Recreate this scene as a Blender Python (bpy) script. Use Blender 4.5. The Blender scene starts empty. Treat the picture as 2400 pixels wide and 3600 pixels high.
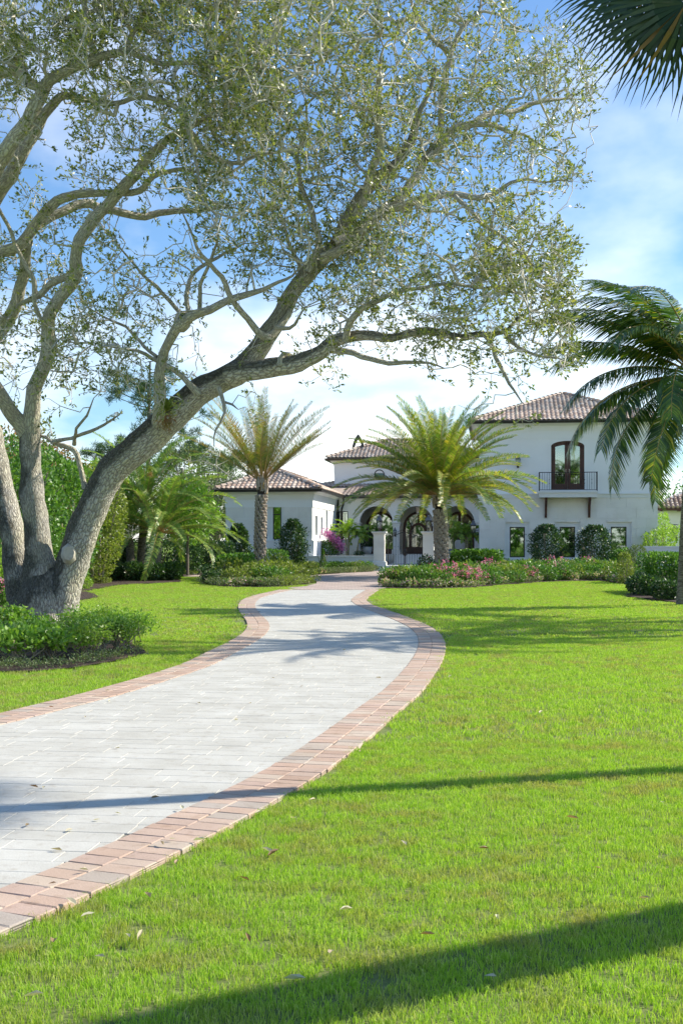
import bpy, math, random
import numpy as np
from mathutils import Vector, Matrix, noise as mnoise
R = math.radians
random.seed(7); rng = np.random.default_rng(11)
C = bpy.context.scene.collection
SC = bpy.context.scene

# ------------------------------------------------------------------ camera
CAMZ = 1.6; FPX = 4200.0; HOR = 1905.0
cam_d = bpy.data.cameras.new('camera'); cam = bpy.data.objects.new('camera', cam_d); C.objects.link(cam)
cam.location = (0, 0, CAMZ); cam.rotation_euler = (R(90), 0, 0)
cam_d.sensor_fit = 'VERTICAL'; cam_d.sensor_height = 36; cam_d.sensor_width = 24
cam_d.lens = 42.0; cam_d.shift_y = 105.0/3600.0
cam_d.clip_start = 0.05; cam_d.clip_end = 4000
SC.camera = cam

# ------------------------------------------------------------------ sky, sun, exposure
SUN_AZ = R(16.0)       # direction towards the sun, from +X turning to +Y
SUN_EL = R(38.0)
w = bpy.data.worlds.new('World'); SC.world = w; w.use_nodes = True
wt = w.node_tree; wt.nodes.clear()
def wn(t, **k):
    n = wt.nodes.new(t)
    for a, b in k.items(): setattr(n, a, b)
    return n
sky = wn('ShaderNodeTexSky'); sky.sky_type = 'NISHITA'; sky.sun_disc = False
sky.sun_elevation = SUN_EL; sky.sun_rotation = R(90) - SUN_AZ
sky.altitude = 0; sky.air_density = 1.0; sky.dust_density = 0.6; sky.ozone_density = 1.6
bg = wn('ShaderNodeBackground'); bg.inputs['Strength'].default_value = 0.15
wo = wn('ShaderNodeOutputWorld')
tc = wn('ShaderNodeTexCoord'); sep = wn('ShaderNodeSeparateXYZ')
wt.links.new(tc.outputs['Generated'], sep.inputs[0])
zadd = wn('ShaderNodeMath', operation='ADD'); zadd.inputs[1].default_value = 0.22
zmax = wn('ShaderNodeMath', operation='MAXIMUM'); zmax.inputs[1].default_value = 0.0
wt.links.new(sep.outputs['Z'], zmax.inputs[0]); wt.links.new(zmax.outputs[0], zadd.inputs[0])
vd = wn('ShaderNodeVectorMath', operation='DIVIDE')
wt.links.new(tc.outputs['Generated'], vd.inputs[0])
cz = wn('ShaderNodeCombineXYZ')
for i in range(3): wt.links.new(zadd.outputs[0], cz.inputs[i])
wt.links.new(cz.outputs[0], vd.inputs[1])
mp = wn('ShaderNodeMapping'); mp.inputs['Location'].default_value = (3.15, 1.9, 0.4); mp.inputs['Scale'].default_value = (1.0, 0.75, 1.0)
wt.links.new(vd.outputs[0], mp.inputs[0])
nz = wn('ShaderNodeTexNoise'); nz.inputs['Scale'].default_value = 1.25; nz.inputs['Detail'].default_value = 7; nz.inputs['Roughness'].default_value = 0.5
wt.links.new(mp.outputs[0], nz.inputs['Vector'])
# more cloud towards the horizon
hz = wn('ShaderNodeMapRange'); hz.inputs['From Min'].default_value = 0.0; hz.inputs['From Max'].default_value = 0.42
hz.inputs['To Min'].default_value = 0.25; hz.inputs['To Max'].default_value = -0.13
wt.links.new(sep.outputs['Z'], hz.inputs[0])
ad = wn('ShaderNodeMath', operation='ADD'); wt.links.new(nz.outputs[0], ad.inputs[0]); wt.links.new(hz.outputs[0], ad.inputs[1])
cr = wn('ShaderNodeValToRGB'); cr.color_ramp.elements[0].position = 0.525; cr.color_ramp.elements[1].position = 0.80
cr.color_ramp.elements[0].color = (0, 0, 0, 1); cr.color_ramp.elements[1].color = (0.76, 0.76, 0.76, 1)
wt.links.new(ad.outputs[0], cr.inputs[0])
tint = wn('ShaderNodeMixRGB', blend_type='MULTIPLY'); tint.inputs[0].default_value = 1.0; tint.inputs[2].default_value = (.265, .345, .415, 1)
wt.links.new(sky.outputs[0], tint.inputs[1])
mx = wn('ShaderNodeMixRGB'); mx.inputs[2].default_value = (4.5, 4.3, 4.0, 1)
wt.links.new(cr.outputs[0], mx.inputs[0]); wt.links.new(tint.outputs[0], mx.inputs[1])
wt.links.new(mx.outputs[0], bg.inputs[0]); wt.links.new(bg.outputs[0], wo.inputs[0])
sd = bpy.data.lights.new('sun', 'SUN'); sd.energy = 2.1; sd.angle = R(0.53); sd.color = (1.0, 0.93, 0.79)
so = bpy.data.objects.new('sun', sd); C.objects.link(so)
dsun = Vector((math.cos(SUN_EL)*math.cos(SUN_AZ), math.cos(SUN_EL)*math.sin(SUN_AZ), math.sin(SUN_EL)))
so.rotation_euler = dsun.to_track_quat('Z', 'Y').to_euler(); so.location = dsun*100
SC.view_settings.view_transform = 'Standard'; SC.view_settings.look = 'None'
SC.view_settings.exposure = 1.72; SC.view_settings.gamma = 1.0; SC.view_settings.use_curve_mapping = False
SC.render.engine = 'CYCLES'
SC.cycles.max_bounces = 8; SC.cycles.transparent_max_bounces = 12; SC.cycles.use_denoising = True

# ------------------------------------------------------------------ photo -> place helpers
def at(px, py, D): return Vector(((px-1200)/FPX*D, D, CAMZ+(HOR-py)/FPX*D))
SLOPE = .0060                       # the garden rises very slightly towards the house
def gz(y): return SLOPE*min(max(y-38, 0), 28)
def gr(px, py):
    D = CAMZ*FPX/(py-HOR)
    if D > 38: D = (CAMZ+SLOPE*38)*FPX/((py-HOR)+SLOPE*FPX)
    if D > 66: D = (CAMZ-SLOPE*28)*FPX/(py-HOR)
    return Vector(((px-1200)/FPX*D, D, gz(D)))

# ------------------------------------------------------------------ object helpers
def tag(o, label=None, cat=None, group=None, kind=None):
    if label: o['label'] = label
    if cat: o['category'] = cat
    if group: o['group'] = group
    if kind: o['kind'] = kind
    return o
def empty(name, loc=(0,0,0), rz=0.0, label=None, cat=None, group=None, kind=None, parent=None):
    o = bpy.data.objects.new(name, None); C.objects.link(o); o.location = loc; o.rotation_euler = (0,0,rz); o.empty_display_size = .2
    if parent: o.parent = parent
    return tag(o, label, cat, group, kind)
def np_mesh(name, V, F, uv=None, smooth=False):
    V = np.asarray(V, dtype=np.float32); F = np.asarray(F, dtype=np.int32)
    me = bpy.data.meshes.new(name); me.vertices.add(len(V)); me.vertices.foreach_set('co', V.ravel())
    me.loops.add(F.size); me.loops.foreach_set('vertex_index', F.ravel())
    me.polygons.add(len(F)); me.polygons.foreach_set('loop_start', np.arange(len(F), dtype=np.int32)*F.shape[1])
    if uv is not None:
        l = me.uv_layers.new(name='UVMap'); l.data.foreach_set('uv', np.asarray(uv, dtype=np.float32).ravel())
    me.update(calc_edges=True)
    if smooth: me.polygons.foreach_set('use_smooth', np.ones(len(F), dtype=bool))
    return me
def link(name, me, m=None, parent=None, kind=None, loc=None, rot=None):
    o = bpy.data.objects.new(name, me); C.objects.link(o)
    if m is not None and len(me.materials) == 0: me.materials.append(m)
    if parent: o.parent = parent
    if kind: o['kind'] = kind
    if loc is not None: o.location = loc
    if rot is not None: o.rotation_euler = rot
    return o
def copy_tree(o, parent=None):
    c = o.copy(); C.objects.link(c)
    if parent: c.parent = parent
    for ch in KIDS(o): copy_tree(ch, c)
    return c
def KIDS(o): return [x for x in ALLKIDS.get(o.name, [])] if o.name in ALLKIDS else list(o.children)
ALLKIDS = {}
class MB:
    """collects simple shapes; build() links them as one mesh object"""
    def __init__(s): s.v = []; s.f = []
    def quad(s, a, b, c, d):
        n = len(s.v); s.v += [tuple(a), tuple(b), tuple(c), tuple(d)]; s.f.append((n, n+1, n+2, n+3)); return s
    def poly(s, pts):
        n = len(s.v); s.v += [tuple(p) for p in pts]; s.f.append(tuple(range(n, n+len(pts)))); return s
    def box(s, x0, x1, y0, y1, z0, z1, M=None):
        n = len(s.v)
        P = [(x0,y0,z0),(x1,y0,z0),(x1,y1,z0),(x0,y1,z0),(x0,y0,z1),(x1,y0,z1),(x1,y1,z1),(x0,y1,z1)]
        if M is not None: P = [tuple(M @ Vector(p)) for p in P]
        s.v += P
        s.f += [tuple(n+i for i in q) for q in ((0,3,2,1),(4,5,6,7),(0,1,5,4),(1,2,6,5),(2,3,7,6),(3,0,4,7))]; return s
    def taper(s, x0, x1, y0, y1, z0, z1, g):      # box whose top is larger by g on each side
        n = len(s.v)
        s.v += [(x0,y0,z0),(x1,y0,z0),(x1,y1,z0),(x0,y1,z0),(x0-g,y0-g,z1),(x1+g,y0-g,z1),(x1+g,y1+g,z1),(x0-g,y1+g,z1)]
        s.f += [tuple(n+i for i in q) for q in ((0,3,2,1),(4,5,6,7),(0,1,5,4),(1,2,6,5),(2,3,7,6),(3,0,4,7))]; return s
    def tube(s, pts, r, k=6, cap=True):
        pts = [Vector(p) for p in pts]; rr = r if hasattr(r, '__len__') else [r]*len(pts)
        n = len(s.v); up = Vector((0.13,0.31,0.94)).normalized(); N = len(pts)
        for i, p in enumerate(pts):
            t = (pts[min(i+1,N-1)]-pts[max(i-1,0)])
            t = t.normalized() if t.length > 1e-9 else Vector((0,0,1))
            if abs(t.dot(up)) > .95: up = Vector((1,0.1,0)).normalized()
            a = t.cross(up).normalized(); b = t.cross(a)
            for j in range(k):
                th = 2*math.pi*j/k; s.v.append(tuple(p+(a*math.cos(th)+b*math.sin(th))*rr[i]))
        for i in range(N-1):
            for j in range(k):
                s.f.append((n+i*k+j, n+i*k+(j+1)%k, n+(i+1)*k+(j+1)%k, n+(i+1)*k+j))
        if cap: s.f.append(tuple(n+j for j in range(k-1,-1,-1))); s.f.append(tuple(n+(N-1)*k+j for j in range(k)))
        return s
    def lathe(s, c, prof, k=14):
        n = len(s.v); c = Vector(c)
        for (r, z) in prof:
            for j in range(k):
                th = 2*math.pi*(j+.5)/k; s.v.append((c.x+r*math.cos(th), c.y+r*math.sin(th), c.z+z))
        for i in range(len(prof)-1):
            for j in range(k): s.f.append((n+i*k+j, n+i*k+(j+1)%k, n+(i+1)*k+(j+1)%k, n+(i+1)*k+j))
        s.f.append(tuple(n+j for j in range(k-1,-1,-1))); s.f.append(tuple(n+(len(prof)-1)*k+j for j in range(k))); return s
    def ball(s, c, r, k=8, m=5, sz=1.0):
        return s.lathe(c, [(max(.001, r*math.sin(math.pi*i/m)), -r*sz*math.cos(math.pi*i/m)) for i in range(m+1)], k)
    def mesh(s, name, smooth=False):
        me = bpy.data.meshes.new(name); me.from_pydata(s.v, [], s.f); me.update()
        if smooth: me.polygons.foreach_set('use_smooth', [True]*len(me.polygons))
        return me
    def build(s, name, m, parent=None, kind=None, smooth=False, loc=None, rot=None):
        return link(name, s.mesh(name, smooth), m, parent, kind, loc, rot)

# ------------------------------------------------------------------ materials
def ramp(nt, fac, stops, interp='LINEAR'):
    n = nt.nodes.new('ShaderNodeValToRGB'); n.color_ramp.interpolation = interp
    e = n.color_ramp.elements
    while len(e) < len(stops): e.new(0.5)
    for i, (p, c) in enumerate(stops): e[i].position = p; e[i].color = (*c, 1)
    nt.links.new(fac, n.inputs[0]); return n.outputs[0]
def newmat(name):
    m = bpy.data.materials.new(name); m.use_nodes = True; nt = m.node_tree
    b = nt.nodes['Principled BSDF']; return m, nt, b
def noise_node(nt, scale, detail=4, vec=None, rough=.55):
    n = nt.nodes.new('ShaderNodeTexNoise'); n.inputs['Scale'].default_value = scale; n.inputs['Detail'].default_value = detail; n.inputs['Roughness'].default_value = rough
    if vec is None:
        g = nt.nodes.new('ShaderNodeNewGeometry'); vec = g.outputs['Position']
    nt.links.new(vec, n.inputs['Vector']); return n.outputs[0]
def mixrgb(nt, f, a, b, mode='MIX'):
    n = nt.nodes.new('ShaderNodeMixRGB'); n.blend_type = mode
    for i, x in enumerate((f, a, b)):
        if isinstance(x, (int, float)): n.inputs[i].default_value = x
        elif isinstance(x, tuple): n.inputs[i].default_value = (*x, 1)
        else: nt.links.new(x, n.inputs[i])
    return n.outputs[0]
def bump(nt, b, h, strength, dist=0.01):
    n = nt.nodes.new('ShaderNodeBump'); n.inputs['Strength'].default_value = strength; n.inputs['Distance'].default_value = dist
    nt.links.new(h, n.inputs['Height']); nt.links.new(n.outputs[0], b.inputs['Normal'])
def mat(name, col, rough=.7, var=.15, scale=4., bmp=.0, bscale=60., metal=0., spec=.4, dist=.01):
    m, nt, b = newmat(name)
    lo = tuple(c*(1-var) for c in col); hi = tuple(min(1, c*(1+var)) for c in col)
    c = ramp(nt, noise_node(nt, scale, 6), [(.3, lo), (.7, hi)])
    nt.links.new(c, b.inputs['Base Color']); b.inputs['Roughness'].default_value = rough; b.inputs['Metallic'].default_value = metal
    b.inputs['Specular IOR Level'].default_value = spec
    if bmp: bump(nt, b, noise_node(nt, bscale, 5), bmp, dist)
    return m
def rnd(nt):
    """a random number that differs per object and per loose piece"""
    g = nt.nodes.new('ShaderNodeNewGeometry'); o = nt.nodes.new('ShaderNodeObjectInfo')
    a = nt.nodes.new('ShaderNodeMath'); a.operation = 'ADD'; nt.links.new(g.outputs['Random Per Island'], a.inputs[0]); nt.links.new(o.outputs['Random'], a.inputs[1])
    f = nt.nodes.new('ShaderNodeMath'); f.operation = 'FRACT'; nt.links.new(a.outputs[0], f.inputs[0]); return f.outputs[0]
def leafmat(name, stops, rough=.45, trans=.35, spec=.5, tcol=None, patch=None):
    """leaf: colour differs from leaf to leaf; lets some light through"""
    m, nt, b = newmat(name)
    c = ramp(nt, rnd(nt), stops)
    if patch:
        c = mixrgb(nt, ramp(nt, noise_node(nt, patch[0], 3), [(.42, (0,0,0)), (.62, (1,1,1))]), c, mixrgb(nt, 1.0, c, patch[1], 'MULTIPLY'))
    nt.links.new(c, b.inputs['Base Color']); b.inputs['Roughness'].default_value = rough; b.inputs['Specular IOR Level'].default_value = spec
    t = nt.nodes.new('ShaderNodeBsdfTranslucent')
    nt.links.new(mixrgb(nt, 1.0, c, tcol or (1.5,1.7,.7), 'MULTIPLY'), t.inputs[0])
    ms = nt.nodes.new('ShaderNodeMixShader'); ms.inputs[0].default_value = trans
    nt.links.new(b.outputs[0], ms.inputs[1]); nt.links.new(t.outputs[0], ms.inputs[2])
    nt.links.new(ms.outputs[0], nt.nodes['Material Output'].inputs[0]); return m
M = {}
def speckle(name, stops, spk=.5, rough=.85, bmp=.35):
    m, nt, b = newmat(name)
    c = ramp(nt, rnd(nt), stops)
    n2 = ramp(nt, noise_node(nt, 2.2, 6), [(.3, (.86,.85,.83)), (.7, (1.06,1.06,1.06))])
    c = mixrgb(nt, 1.0, c, n2, 'MULTIPLY')
    n3 = ramp(nt, noise_node(nt, 170, 3), [(.3, (.78,.77,.76)), (.52, (1,1,1)), (.75, (1.08,1.08,1.08))])
    c = mixrgb(nt, spk, c, mixrgb(nt, 1.0, c, n3, 'MULTIPLY'))
    n4 = ramp(nt, noise_node(nt, 13, 5), [(.28, (.8,.76,.72)), (.45, (1,1,1))])
    c = mixrgb(nt, .8, c, mixrgb(nt, 1.0, c, n4, 'MULTIPLY'))
    nt.links.new(c, b.inputs['Base Color']); b.inputs['Roughness'].default_value = rough; b.inputs['Specular IOR Level'].default_value = .25
    bump(nt, b, noise_node(nt, 90, 5), bmp, .006); return m
M['paver'] = speckle('white_paver', [(0,(.54,.525,.475)),(.5,(.56,.545,.495)),(1,(.58,.565,.515))])
M['brick'] = speckle('clay_paver', [(0,(.50,.35,.27)),(.2,(.55,.40,.31)),(.45,(.58,.44,.35)),(.62,(.52,.38,.31)),(.8,(.60,.48,.38)),(.94,(.50,.42,.35)),(1,(.45,.39,.34))], .8)
M['bedding'] = mat('pale_joint_sand', (.30,.28,.24), .95, .3, 30, .5, 200)
M['sand'] = mat('joint_sand', (.19,.165,.13), .95, .3, 30, .5, 200)
# plaza: small rose pavers, too fine to tell apart at that distance
m, nt, b = newmat('plaza_paving')
g = nt.nodes.new('ShaderNodeNewGeometry')
bt = nt.nodes.new('ShaderNodeTexBrick'); bt.inputs['Scale'].default_value = 1.0; bt.inputs['Brick Width'].default_value = .23; bt.inputs['Row Height'].default_value = .115; bt.inputs['Mortar Size'].default_value = .006
bt.inputs['Color1'].default_value = (.45,.34,.28,1); bt.inputs['Color2'].default_value = (.52,.42,.36,1); bt.inputs['Mortar'].default_value = (.28,.22,.19,1)
nt.links.new(g.outputs['Position'], bt.inputs['Vector'])
nt.links.new(mixrgb(nt, 1.0, bt.outputs[0], ramp(nt, noise_node(nt, 1.3, 5), [(.3,(.85,.84,.84)),(.7,(1.1,1.1,1.1))]), 'MULTIPLY'), b.inputs['Base Color']); b.inputs['Roughness'].default_value = .85
M['plaza'] = m
# lawn sheet
m, nt, b = newmat('lawn')
c = ramp(nt, noise_node(nt, .35, 5), [(.3,(.13,.20,.025)),(.55,(.19,.28,.035)),(.75,(.25,.31,.06))])
c2 = ramp(nt, noise_node(nt, 40, 6), [(.25,(.62,.66,.6)),(.5,(1,1,1)),(.8,(1.25,1.22,1.1))])
nt.links.new(mixrgb(nt, 1.0, c, c2, 'MULTIPLY'), b.inputs['Base Color']); b.inputs['Roughness'].default_value = .9; b.inputs['Specular IOR Level'].default_value = .1
bump(nt, b, noise_node(nt, 60, 6), .8, .03)
M['lawn'] = m
m, nt, b = newmat('thatch')
nt.links.new(ramp(nt, noise_node(nt, 25, 6), [(.3,(.10,.14,.03)),(.6,(.18,.21,.06)),(.8,(.28,.25,.12))]), b.inputs['Base Color']); b.inputs['Roughness'].default_value = .95
M['thatch'] = m
# grass blades: random per blade, dry straw patches by place
m, nt, b = newmat('grass_blade')
c = ramp(nt, rnd(nt), [(0,(.22,.36,.04)),(.35,(.31,.47,.055)),(.7,(.39,.54,.08)),(.9,(.46,.57,.15)),(1,(.60,.58,.28))])
dry = mixrgb(nt, rnd(nt), (.24,.27,.06), (.52,.45,.23))
pf = mixrgb(nt, 1.0, ramp(nt, noise_node(nt, .55, 3), [(.36,(.10,.10,.10)),(.56,(1,1,1))]), ramp(nt, noise_node(nt, 3.4, 6), [(.46,(.03,.03,.03)),(.60,(.95,.95,.95))]), 'MULTIPLY')
c = mixrgb(nt, pf, c, dry)
nt.links.new(c, b.inputs['Base Color']); b.inputs['Roughness'].default_value = .55; b.inputs['Specular IOR Level'].default_value = .25
t = nt.nodes.new('ShaderNodeBsdfTranslucent'); nt.links.new(mixrgb(nt, 1.0, c, (1.5,1.7,.5), 'MULTIPLY'), t.inputs[0])
ms = nt.nodes.new('ShaderNodeMixShader'); ms.inputs[0].default_value = .4; nt.links.new(b.outputs[0], ms.inputs[1]); nt.links.new(t.outputs[0], ms.inputs[2]); nt.links.new(ms.outputs[0], nt.nodes['Material Output'].inputs[0])
M['grass'] = m
M['mulch'] = mat('mulch', (.075,.05,.035), .95, .5, 22, 1.0, 50, dist=.04)
M['stucco'] = mat('white_stucco', (.86,.855,.82), .9, .03, .8, .15, 120)
M['trim'] = mat('cast_trim', (.77,.765,.72), .85, .05, 1.5)
m, nt, b = newmat('limestone_panel')
c = ramp(nt, rnd(nt), [(0,(.80,.77,.69)),(.5,(.82,.79,.71)),(1,(.84,.81,.74))])
c = mixrgb(nt, 1.0, c, ramp(nt, noise_node(nt, 1.7, 8), [(.28,(.93,.92,.90)),(.5,(1,1,1)),(.8,(1.03,1.03,1.02))]), 'MULTIPLY')
c = mixrgb(nt, 1.0, c, ramp(nt, noise_node(nt, 9, 6), [(.22,(.80,.76,.68)),(.36,(1,1,1))]), 'MULTIPLY')
nt.links.new(c, b.inputs['Base Color']); b.inputs['Roughness'].default_value = .85; M['stone'] = m
M['bronze'] = mat('dark_bronze', (.035,.03,.028), .45, .2, 6, metal=.3)
M['gutter'] = mat('gutter_metal', (.055,.05,.047), .4, .1, 6, metal=.4)
M['wood'] = mat('mahogany', (.085,.034,.022), .45, .35, 3.5, .2, 30)
M['iron'] = mat('wrought_iron', (.03,.027,.025), .5, .2, 8, metal=.2)
m, nt, b = newmat('roof_tile')
c = ramp(nt, rnd(nt), [(0,(.39,.265,.195)),(.3,(.48,.35,.265)),(.55,(.54,.425,.335)),(.8,(.62,.52,.43)),(1,(.44,.32,.25))])
c = mixrgb(nt, 1.0, c, ramp(nt, noise_node(nt, 3.3, 6), [(.3,(.75,.74,.73)),(.6,(1.08,1.08,1.08))]), 'MULTIPLY')
nt.links.new(c, b.inputs['Base Color']); b.inputs['Roughness'].default_value = .6; M['tile'] = m
# glass: clear pane, part reflection
def glass(name, tintc, refl=.22):
    m = bpy.data.materials.new(name); m.use_nodes = True; nt = m.node_tree; nt.nodes.clear()
    o = nt.nodes.new('ShaderNodeOutputMaterial'); tr = nt.nodes.new('ShaderNodeBsdfTransparent'); tr.inputs[0].default_value = (*tintc, 1)
    gl = nt.nodes.new('ShaderNodeBsdfGlossy'); gl.inputs['Roughness'].default_value = .02; gl.inputs[0].default_value = (.85,.93,.88,1)
    fr = nt.nodes.new('ShaderNodeFresnel'); fr.inputs[0].default_value = 1.5
    ad = nt.nodes.new('ShaderNodeMath'); ad.operation = 'ADD'; ad.inputs[1].default_value = refl; nt.links.new(fr.outputs[0], ad.inputs[0])
    ms = nt.nodes.new('ShaderNodeMixShader'); nt.links.new(ad.outputs[0], ms.inputs[0]); nt.links.new(tr.outputs[0], ms.inputs[1]); nt.links.new(gl.outputs[0], ms.inputs[2])
    nt.links.new(ms.outputs[0], o.inputs[0]); return m
M['glass'] = glass('green_tinted_glass', (.45,.62,.53), .32)
M['lampglass'] = glass('lantern_glass', (.85,.88,.9), .12)
M['curtain'] = mat('curtain_cloth', (.42,.50,.47), .9, .1, 3)
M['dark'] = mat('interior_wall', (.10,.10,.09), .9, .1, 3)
M['pot'] = mat('glazed_pot', (.55,.57,.58), .35, .05, 4)
M['canvas'] = mat('chair_cushion', (.75,.74,.72), .9, .04, 4)
M['sill'] = M['stucco']
# leaves
M['oakleaf'] = leafmat('oak_leaf', [(0,(.09,.13,.04)),(.25,(.19,.23,.075)),(.6,(.33,.37,.11)),(.85,(.44,.46,.13)),(1,(.54,.49,.13))], .36, .30, .7, (1.3,1.4,.6), (.5,(.8,.82,.85)))
M['brightleaf'] = leafmat('bright_leaf', [(0,(.12,.24,.03)),(.5,(.20,.36,.05)),(1,(.32,.46,.09))], .35, .35, .5)
M['limeleaf'] = leafmat('lime_leaf', [(0,(.16,.28,.04)),(.5,(.25,.38,.05)),(1,(.36,.46,.10))], .4, .35, .4)
M['darkleaf'] = leafmat('dark_leaf', [(0,(.022,.055,.02)),(.5,(.04,.09,.028)),(.85,(.07,.14,.035)),(1,(.15,.24,.05))], .42, .2, .45)
M['midleaf'] = leafmat('mid_leaf', [(0,(.05,.12,.02)),(.5,(.09,.20,.03)),(1,(.20,.34,.06))], .42, .3, .45)
M['redleaf'] = leafmat('red_leaf', [(0,(.22,.09,.05)),(.4,(.30,.14,.07)),(.7,(.17,.17,.06)),(1,(.40,.24,.10))], .45, .35, .3)
M['pineleaf'] = leafmat('pine_needles', [(0,(.03,.07,.022)),(.5,(.05,.11,.03)),(1,(.09,.15,.04))], .5, .15, .3)
M['greyleaf'] = leafmat('grey_green_leaf', [(0,(.09,.13,.055)),(.6,(.16,.21,.09)),(1,(.26,.30,.15))], .5, .25, .3)
M['olive'] = leafmat('yellow_green_leaf', [(0,(.12,.17,.03)),(.5,(.20,.25,.05)),(1,(.30,.32,.09))], .4, .35, .4)
M['pink'] = leafmat('pink_petal', [(0,(.60,.14,.27)),(.5,(.72,.26,.38)),(1,(.80,.50,.56))], .6, .4, .2, (1.2,.8,.9))
M['magenta'] = leafmat('magenta_bract', [(0,(.50,.16,.38)),(.5,(.62,.28,.50)),(1,(.74,.42,.60))], .6, .4, .2, (1.2,.8,1.0))
M['palepink'] = leafmat('pale_variegated_leaf', [(0,(.10,.19,.05)),(.5,(.22,.32,.10)),(.68,(.45,.40,.30)),(.88,(.62,.50,.46)),(1,(.65,.26,.38))], .6, .3, .2)
M['red'] = leafmat('red_petal', [(0,(.45,.02,.04)),(1,(.6,.04,.08))], .6, .3, .2)
M['stem'] = mat('shrub_stem', (.30,.26,.19), .8, .25, 20)
M['rachis'] = mat('frond_rachis', (.40,.26,.09), .55, .3, 5)
M['palmgreen'] = leafmat('date_palm_leaflet', [(0,(.08,.15,.05)),(.35,(.13,.23,.055)),(.7,(.21,.30,.055)),(.88,(.33,.34,.07)),(1,(.45,.42,.32))], .38, .3, .6, None, (.55,(1.7,1.25,.5)))
M['palmyellow'] = leafmat('yellow_palm_leaflet', [(0,(.12,.19,.05)),(.4,(.22,.30,.07)),(.7,(.34,.37,.07)),(.88,(.42,.33,.10)),(1,(.42,.36,.28))], .4, .3, .5, (1.4,1.3,.6), (.7,(1.15,.85,.6)))
M['cocogreen'] = leafmat('coconut_leaflet', [(0,(.03,.07,.03)),(.5,(.06,.12,.035)),(.85,(.13,.20,.04)),(1,(.42,.34,.06))], .28, .28, .8, (1.5,1.8,.5))
M['fanleaf'] = leafmat('fan_palm_leaf', [(0,(.022,.05,.025)),(.6,(.04,.075,.03)),(.93,(.06,.09,.03)),(1,(.35,.17,.03))], .4, .10, .4, (1.3,1.4,.5))
M['adonidia'] = leafmat('courtyard_palm_leaflet', [(0,(.12,.22,.04)),(.5,(.22,.34,.05)),(1,(.40,.48,.10))], .35, .35, .4)
M['phoenixgreen'] = leafmat('cluster_palm_leaflet', [(0,(.10,.20,.05)),(.5,(.20,.32,.06)),(1,(.42,.46,.12))], .38, .3, .5)
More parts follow.
